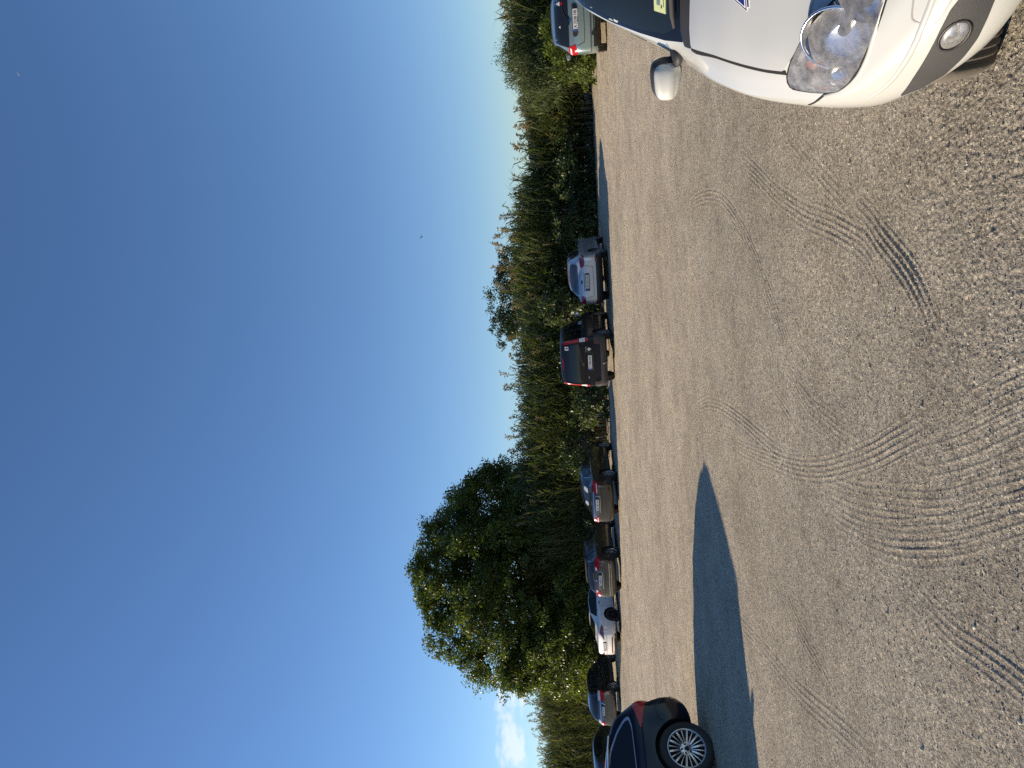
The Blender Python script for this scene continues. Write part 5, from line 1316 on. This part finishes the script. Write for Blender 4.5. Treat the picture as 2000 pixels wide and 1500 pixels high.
near['cuts'] = [poly_cut(HL, HD, .11), poly_cut(fog_ring(.050), FD, .06)]

M_DTYRE = simple('dusty_sunlit_tyre_rubber', (.105, .092, .075), .9, var=.35, vscale=14, bump=.3, bscale=60)  # dusty rubber, its colour also lightened to stand for the sun on it
P_NEAR = paint('near_white_paint', (.475, .49, .475), rough=.4, dust=.10, dustcol=(.42, .36, .28), low=.7)
NPOS, NAZ, NDZ = (1.315, 1.61), 212.5, -.012
c = Car('near_white_hatchback', 'white hatchback close by on the right, facing the viewer with a large clear headlamp', near, {'body': P_NEAR}, NPOS, NAZ, ref=(NL, 0), dz=NDZ)
c.wheels('cover', M_STEEL, spokes=7, wid=.185)
for o in c.root.children_recursive:
    if o.name.startswith('tyre'): o.data.materials[0] = M_DTYRE
NEARCAR = c
#--DETAILS--
def disc_lens(fx):
    ax = -fx(FD); rings = []
    bm = bmesh.new(); prev = None
    for k, (q, l) in enumerate(((1.0, -.004), (.97, .004), (.8, .008), (.5, .011))):
        row = [bm.verts.new(fx(FOGC) + (fx(p) - fx(FOGC)) * q + ax * l) for p in fog_ring(.047)]
        if prev:
            for i in range(20): bm.faces.new((prev[i], prev[(i + 1) % 20], row[(i + 1) % 20], row[i]))
        prev = row
    bm.faces.new(prev); bmesh.ops.recalc_face_normals(bm, faces=bm.faces)
    return link('fog_lamp', bm_mesh('fog_lamp', bm), c.root, M_LENS)
ARC = np.linspace(-.9, 2.3, 25)
def mir(pts): return [tuple(flip(p)) for p in pts][::-1]
# bonnet: a lid standing proud of its dark shut line
hood_r = [(2.962, -.20, 1.005), (2.962, -.54, .997), (2.948, -.649, .994), (2.940, -.712, .985), (3.144, -.716, .933), (3.34, -.727, .864), (3.44, -.730, .818), (3.512, -.728, .78), (3.571, -.670, .773), (3.606, -.622, .765), (3.633, -.563, .76), (3.652, -.505, .756), (3.70, -.40, .745), (3.725, -.2, .74)]
TD = Vector((-.25, 0, -1)).normalized()
c.panel('bonnet', TD, hood_r + mir(hood_r), P_NEAR, off=.005, rad=.012, cell=.035, rim=.012)
gap = [(2.945, -.30, 1.0), (2.945, -.64, .994), (2.934, -.719, .986), (3.143, -.722, .933), (3.339, -.733, .864), (3.439, -.736, .818), (3.518, -.734, .777)]
for pts in (gap, mir(gap)): c.strip('bonnet_shut_line', TD, pts, .013, M_GAP, off=.0025)
# headlamps
def bowl(center, axis, r, depth, mat, parent, name='reflector', seg=28):
    prof = [(r * math.sin(t), -depth * math.cos(t)) for t in np.linspace(.08, math.pi / 2, 9)]
    v, q = lathe(prof, seg); o = link(name, mesh_np(name, v, quads=q, smooth=False), parent, mat)
    o.matrix_local = Matrix.Translation(center) @ axis.to_track_quat('Y', 'Z').to_matrix().to_4x4(); return o
M_MIRROR = simple('mirror_reflector', (.92, .92, .93), .22, metal=1.0, var=.04, vscale=60, bump=.12, bscale=40)
M_LENS = lens_mat('scuffed_lamp_cover', (1, 1, 1), .06, .66, .05, .05)
M_AMBER = simple('amber_indicator', (.24, .07, .025), .2, coat=.8, var=.4, vscale=60)
M_BULB = simple('bulb_glass_grey', (.16, .17, .18), .1, coat=1)
for m in (False, True):
    fx = flip if m else Vector
    d = fx(HD); lamp = c.panel('headlamp', d, [fx(p) for p in HL], M_LENS, off=.003, rad=.008, cell=.03, rim=.002, bulge=.010)
    ax = (-d).normalized()
    base = c.panel('lamp_housing', d, [fx(Vector(p)) for p in HL], M_CAVITY, off=-.085, rad=.02, cell=.04, rim=.0, parent=lamp)
    bowl(fx((3.735, -.622, .715)) - ax * .028, ax, .098, .055, M_MIRROR, lamp)
    bowl(fx((3.845, -.520, .680)) - ax * .034, ax, .070, .045, M_MIRROR, lamp)
    bowl(fx((3.605, -.735, .722)) - ax * .034, ax, .036, .026, M_AMBER, lamp, 'indicator')
    bowl(fx((3.665, -.745, .672)) - ax * .026, ax, .036, .02, M_MIRROR, lamp)
    for (p, r) in (((3.70, -.600, .735), .020), ((3.765, -.600, .705), .022), ((3.845, -.520, .682), .02)):
        bm = bmesh.new(); bmesh.ops.create_cone(bm, cap_ends=True, segments=20, radius1=r, radius2=r * .8, depth=.05); bmesh.ops.bevel(bm, geom=bm.edges[:], offset=.004, segments=2, affect='EDGES')
        o = link('bulb', bm_mesh('bulb', bm), lamp, M_BULB); o.matrix_local = Matrix.Translation(fx(p) - ax * .045) @ ax.to_track_quat('Z', 'Y').to_matrix().to_4x4()
    ring = [fx((3.735, -.622, .715)) - ax * .022 + (ax.orthogonal().normalized() * math.cos(t) + ax.cross(ax.orthogonal().normalized()) * math.sin(t)) * .101 for t in ARC]
    v, q = tube([tuple(p) for p in ring], [.0045] * len(ring), 8); link('bezel', mesh_np('bezel', v, quads=q, smooth=True), lamp, M_CHROME)
    P = [fx(p) for p in HL]; c.strip('lamp_gasket', d, [tuple(p) for p in P + P[:2]], .013, M_GAP, off=.0035, parent=lamp)
    P2 = [fx(Vector(p) + (Vector((3.70, -.66, .70)) - Vector(p)) * .05) for p in HL]; c.strip('lamp_edge', d, [tuple(p) for p in P2 + P2[:2]], .010, M_CHROME, off=.003, parent=lamp)
    # bumper corner: dark trim wedge with the fog lamp
    TR = [(3.735, -.792, .488), (3.838, -.719, .506), (3.923, -.644, .518), (3.977, -.579, .525), (4.0, -.52, .524), (4.02, -.44, .50), (4.04, -.42, .44), (4.02, -.47, .43), (4.0, -.549, .423), (3.967, -.602, .416), (3.911, -.661, .414), (3.841, -.719, .42), (3.782, -.762, .45)]
    fd = fx(FD)
    hole = fog_ring(.043)
    o1 = c.panel_hole('fog_lamp_trim', fd, [fx(p) for p in TR], [fx(p) for p in hole], M_TRIM, off=.004)
    fl = disc_lens(fx)
    fa = -fd
    bowl(fx(FOGC) - fa * .012, fa, .044, .034, M_MIRROR, fl); fl.children[0].scale = (1, 1, .72)
    rg = [fx(p) + fa * .004 for p in fog_ring(.050)]; v, q = tube([tuple(p) for p in rg + rg[:1]], [.0045] * 21, 8); link('fog_lamp_rim', mesh_np('fog_lamp_rim', v, quads=q, smooth=True), fl, M_INK)
    bm = bmesh.new(); bmesh.ops.create_uvsphere(bm, u_segments=12, v_segments=8, radius=.012, matrix=Matrix.Translation(fx(FOGC) - fa * .03)); link('bulb', bm_mesh('bulb', bm), fl, M_BULB)
    # seams and the swage across the bumper
    seam = [(3.645, -.780, .664), (3.607, -.796, .675), (3.535, -.834, .681), (3.50, -.86, .684)]; c.strip('bumper_seam', Vector((-.5, .8 if not m else -.8, 0)), [fx(p) for p in seam], .006, M_GAP, off=.0015)
    sw = [(4.02, -.40, .572), (3.997, -.5, .570), (3.966, -.563, .568), (3.93, -.619, .563), (3.869, -.681, .558), (3.791, -.743, .558), (3.70, -.795, .57)]
    c.bar('bumper_swage', fd, [tuple(p) for p in spline([fx(p) for p in sw], .02)], .011, P_NEAR, off=-.006)
    sw2 = [(3.90, -.42, .648), (3.868, -.50, .650), (3.842, -.581, .645), (3.805, -.645, .638), (3.744, -.715, .636), (3.668, -.772, .648), (3.60, -.80, .67)]
    c.bar('bumper_top_edge', fd, [tuple(p) for p in spline([fx(p) for p in sw2], .02)], .010, P_NEAR, off=-.005)
    tow = [(3.966, -.47, .606), (3.957, -.535, .596), (3.957, -.553, .586), (3.975, -.560, .560), (3.988, -.556, .540), (4.007, -.526, .535), (4.02, -.47, .537)]
    if not m: c.strip('tow_cover_seam', fd, [fx(p) for p in tow + tow[:1]], .004, M_STEEL, off=.001)
# windscreen, scuttle, wiper
WD = Vector((-.72, 0, -.69)).normalized()
ws = [(1.90, 0, 1.47), (1.93, -.40, 1.455), (1.985, -.560, 1.42), (2.10, -.592, 1.385), (2.22, -.614, 1.335), (2.36, -.655, 1.25), (2.54, -.686, 1.153), (2.71, -.705, 1.063), (2.865, -.700, 1.015), (2.875, -.4, 1.03), (2.875, 0, 1.035)]
c.panel('windscreen_surround', WD, ws + mir(ws)[1:-1], M_INKG, off=.003, rad=.01, cell=.05)
gl = [(1.96, 0, 1.45), (1.99, -.40, 1.43), (2.14, -.564, 1.397), (2.285, -.600, 1.32), (2.428, -.640, 1.236), (2.58, -.668, 1.148), (2.74, -.675, 1.07), (2.81, -.652, 1.04), (2.83, -.58, 1.035), (2.835, -.3, 1.045), (2.835, 0, 1.05)]
wsg = c.panel('windscreen', WD, gl + mir(gl)[1:-1], M_SCREEN, off=.006, rad=.015, cell=.05)
cw = [(2.868, 0, 1.03), (2.870, -.545, 1.025), (2.860, -.66, 1.02), (2.868, -.715, 1.005), (2.925, -.718, .992), (2.938, -.649, .995), (2.95, -.54, .999), (2.952, 0, 1.004)]
c.panel('scuttle', TD, cw + mir(cw)[1:-1], M_PLASTIC, off=.004, rad=.01, cell=.05)
wp = [c.hit(Vector(p), WD)[0] - WD * .028 for p in ((2.838, -.645, 1.03), (2.832, -.60, 1.039), (2.82, -.40, 1.05), (2.79, -.15, 1.075), (2.76, .05, 1.09))]
v, q = tube(wp, [.006, .011, .011, .010, .006], 8); link('wiper', mesh_np('wiper', v, quads=q, smooth=True), c.root, M_WIPER)
wp = [c.hit(Vector(p), WD)[0] - WD * .018 for p in ((2.90, -.25, 1.02), (2.85, -.28, 1.045), (2.81, -.36, 1.06))]
v, q = tube(wp, [.02, .014, .01], 8); link('wiper_arm', mesh_np('wiper_arm', v, quads=q, smooth=True), c.root, M_PLASTIC)
stk = c.panel('toll_sticker', WD, [(2.707, -.586, 1.107), (2.774, -.597, 1.069), (2.792, -.475, 1.076), (2.724, -.462, 1.112)], simple('lime_paper', (.52, .58, .30), .5, var=.1, vscale=50), off=.0095, rad=.004)
def on_stk(u0, v0, u1, v1, nm, mat, off=.0108):
    A, B, C_, D_ = [Vector(p) for p in ((2.707, -.586, 1.107), (2.774, -.597, 1.069), (2.792, -.475, 1.076), (2.724, -.462, 1.112))]
    def P(u, v): return (A * (1 - u) + B * u) * (1 - v) + (D_ * (1 - u) + C_ * u) * v
    c.panel(nm, WD, [P(u0, v0), P(u1, v0), P(u1, v1), P(u0, v1)], mat, off=off, rad=.002, parent=stk)
on_stk(.24, .22, .54, .62, 'printed_panel', simple('print_grey', (.13, .19, .19), .6, var=.3, vscale=90)); on_stk(.62, .14, .70, .24, 'printed_mark', M_INK); on_stk(.62, .42, .69, .56, 'printed_mark', M_INK); on_stk(.82, .20, .86, .9, 'printed_line', M_INK)
# edge of a blue wedge-shaped badge on the bonnet
def bd(px, py): return (3.373 + .0028 * (px - 1465) + .0001 * py, -.5184 + .00013 * (px - 1465) - .00153 * py, .88)
NAVY = simple('navy_decal', (.012, .014, .06), .35); BLUE = simple('blue_decal', (.014, .03, .17), .35); DWHITE = simple('white_decal', (.8, .8, .82), .35)
dec = c.panel('bonnet_decal', 'T', [bd(1466, 22), bd(1438, -7), bd(1398, -50), bd(1472, -50), bd(1471, 15), bd(1467, 14)], DWHITE, off=.0065, rad=0)
c.panel('decal_shape', 'T', [bd(1465.5, 20), bd(1436, -11), bd(1402, -48), bd(1466, -48)], NAVY, off=.0075, rad=0, parent=dec); c.panel('decal_shape', 'T', [bd(1467.2, 12), bd(1467.2, -48), bd(1469.6, -48), bd(1469.6, 13)], NAVY, off=.0075, rad=0, parent=dec)
c.panel('decal_shape', 'T', [bd(1464.5, 15.5), bd(1444, -6), bd(1408, -45), bd(1464.8, -45)], DWHITE, off=.0085, rad=0, parent=dec); c.panel('decal_shape', 'T', [bd(1463, 11), bd(1452, -1), bd(1414, -42), bd(1463.3, -42)], BLUE, off=.0095, rad=0, parent=dec)
# grille, windows and doors (outside the picture, seen when stepping aside)
c.panel('grille', 'F', [(-.42, .66), (.42, .66), (.36, .60), (-.36, .60)], M_PLASTIC, off=.004, rad=.02); c.panel('lower_grille', 'F', [(-.38, .30), (.38, .30), (.42, .50), (-.42, .50)], M_PLASTIC, off=.004, rad=.03)
side_glass(c, [(.55, 1.02), (.75, 1.34), (1.5, 1.42), (1.80, 1.38), (2.30, 1.09), (1.6, 1.0)], [(1.3, 1.0, 1.32, 1.42, .08)], mat=M_GLASS)
c.panel('rear_window', 'B', [(-.55, 1.06), (.55, 1.06), (.45, 1.36), (-.45, 1.36)], M_GLASS, rad=.05)
for sy in (-1, 1): c.panel('tail_light', (.72, -.7 * sy, 0), [(.05, sy * .66, .80), (.3, sy * .86, .82), (.3, sy * .86, 1.0), (.08, sy * .68, 1.0)], M_RED, off=.01)
for sy in (-1, 1):
    # door mirror: black shell with a white cap, on a black foot
    def shell(name, ctr, size, n, mat, par, cut=None):
        bm = bmesh.new(); bmesh.ops.create_uvsphere(bm, u_segments=32, v_segments=20, radius=1)
        for v in bm.verts:
            a = [math.copysign(abs(k) ** n, k) for k in v.co]
            v.co = Vector((a[0] * size[0], a[1] * size[1], a[2] * size[2]))
            v.co.z *= 1 - .16 * (v.co.y * sy / size[1]); v.co.x -= .20 * max(0, v.co.y * sy) ; v.co.x += .10 * v.co.z
            if cut: v.co = cut(v.co, size)
        o = link(name, bm_mesh(name, bm, angle=60), par, mat); o.location = ctr; return o
    mh = shell('door_mirror', (2.648, sy * .872, 1.052), (.054, .090, .068), .72, M_PLASTIC, c.root)
    def ridge(co, size):
        co.x += .014 * max(0, 1 - abs(co.z + .012) / .02) if co.x > 0 else 0
        return co
    shell('mirror_cap', (.026, sy * .010, -.002), (.046, .080, .058), .62, P_NEAR, mh, ridge)
    shell('mirror_foot', (.035, -sy * .098, -.042), (.075, .045, .026), .8, M_PLASTIC, mh)
    shell('mirror_glass', (-.034, sy * .0, 0), (.022, .086, .062), .6, M_CHROME, mh)
c.strip('door_seam', 'R', [(2.70, 1.06), (2.69, .9), (2.66, .5), (2.64, .3)], .007, M_GAP, off=.001)

# ------------------------------------------------------------------ a swift crossing the sky, and a pale far aircraft
def bird():
    t = empty('bird', (9.405, 43.159, 10.144)); tag(t, 'small dark bird gliding on bent wings above the reeds', 'bird')
    up = Vector((0, 0, 1)); rt = Vector((1, 0, 0)); fw = Vector((0, -.45, 0))
    bm = bmesh.new()
    def pt(a, b, dp=0): return rt * a + up * b + fw * dp
    # body, wings and tail as one skin: sections along wing from tip to tip
    secs = [(-.62, -.02, .008, .04), (-.36, .16, .016, .10), (-.10, .05, .035, .16), (0, 0, .06, .24), (.10, .05, .035, .16), (.30, .20, .016, .10), (.46, .33, .008, .04)]
    prev = None
    for (a, b, th, ch) in secs:
        ring = [bm.verts.new(pt(a, b + th * math.sin(k * math.pi / 4), ch * math.cos(k * math.pi / 4) * 1.6)) for k in range(8)]
        if prev:
            for k in range(8): bm.faces.new((prev[k], prev[(k + 1) % 8], ring[(k + 1) % 8], ring[k]))
        else: bm.faces.new(ring[::-1])
        prev = ring
    bm.faces.new(prev)
    bm2 = bmesh.new()
    bmesh.ops.create_uvsphere(bm2, u_segments=12, v_segments=10, radius=1)
    for v in bm2.verts: v.co = Vector((v.co.x * .05, -v.co.y * .26, v.co.z * .055 - .02))
    m = simple('dark_feathers', (.03, .03, .033), .7, var=.2)
    bmesh.ops.recalc_face_normals(bm, faces=bm.faces)
    link('wings', bm_mesh('wings', bm), t, m); link('torso', bm_mesh('torso', bm2), t, m)
    t.rotation_euler = (0, R(24), R(25)); t.scale = (.40, .40, .40)
bird()
def aircraft():
    # a distant airliner, only a bright speck high in the sky
    t = empty('aircraft', AIR_POS); tag(t, 'tiny bright far-off aircraft high in the clear blue sky', 'aircraft')
    m = simple('pale_aircraft_skin', (.85, .85, .87), .3)
    v, q = tube([(-18, 0, 0), (-16, 0, 0), (14, 0, .3), (19, 0, 1.2)], [.6, 2, 2, .4], 10); link('fuselage', mesh_np('fuselage', v, quads=q, smooth=True), t, m)
    bm = bmesh.new()
    for sy in (-1, 1):
        a = [(-3, 0, -.5), (3, 0, -.5), (7, sy * 16, .8), (5, sy * 16, .8)]
        lo = [bm.verts.new(p) for p in a]; hi = [bm.verts.new((p[0], p[1], p[2] + .5)) for p in a]
        bm.faces.new(lo); bm.faces.new(hi[::-1])
        for k in range(4): bm.faces.new((lo[k], lo[(k + 1) % 4], hi[(k + 1) % 4], hi[k]))
    bmesh.ops.recalc_face_normals(bm, faces=bm.faces); link('wing', bm_mesh('wing', bm, smooth=False), t, m)
    bm = bmesh.new(); a = [(15, 0, 1), (19, 0, 1), (20, 0, 6), (18, 0, 6)]
    lo = [bm.verts.new((p[0], -.2, p[2])) for p in a]; hi = [bm.verts.new((p[0], .2, p[2])) for p in a]; bm.faces.new(lo); bm.faces.new(hi[::-1])
    for k in range(4): bm.faces.new((lo[k], lo[(k + 1) % 4], hi[(k + 1) % 4], hi[k]))
    bmesh.ops.recalc_face_normals(bm, faces=bm.faces); link('tail_fin', bm_mesh('tail_fin', bm, smooth=False), t, m)
    t.rotation_euler = (0, R(-30), R(20))
AIR_POS = (2773.7, 5456.4, 4336.0)
aircraft()
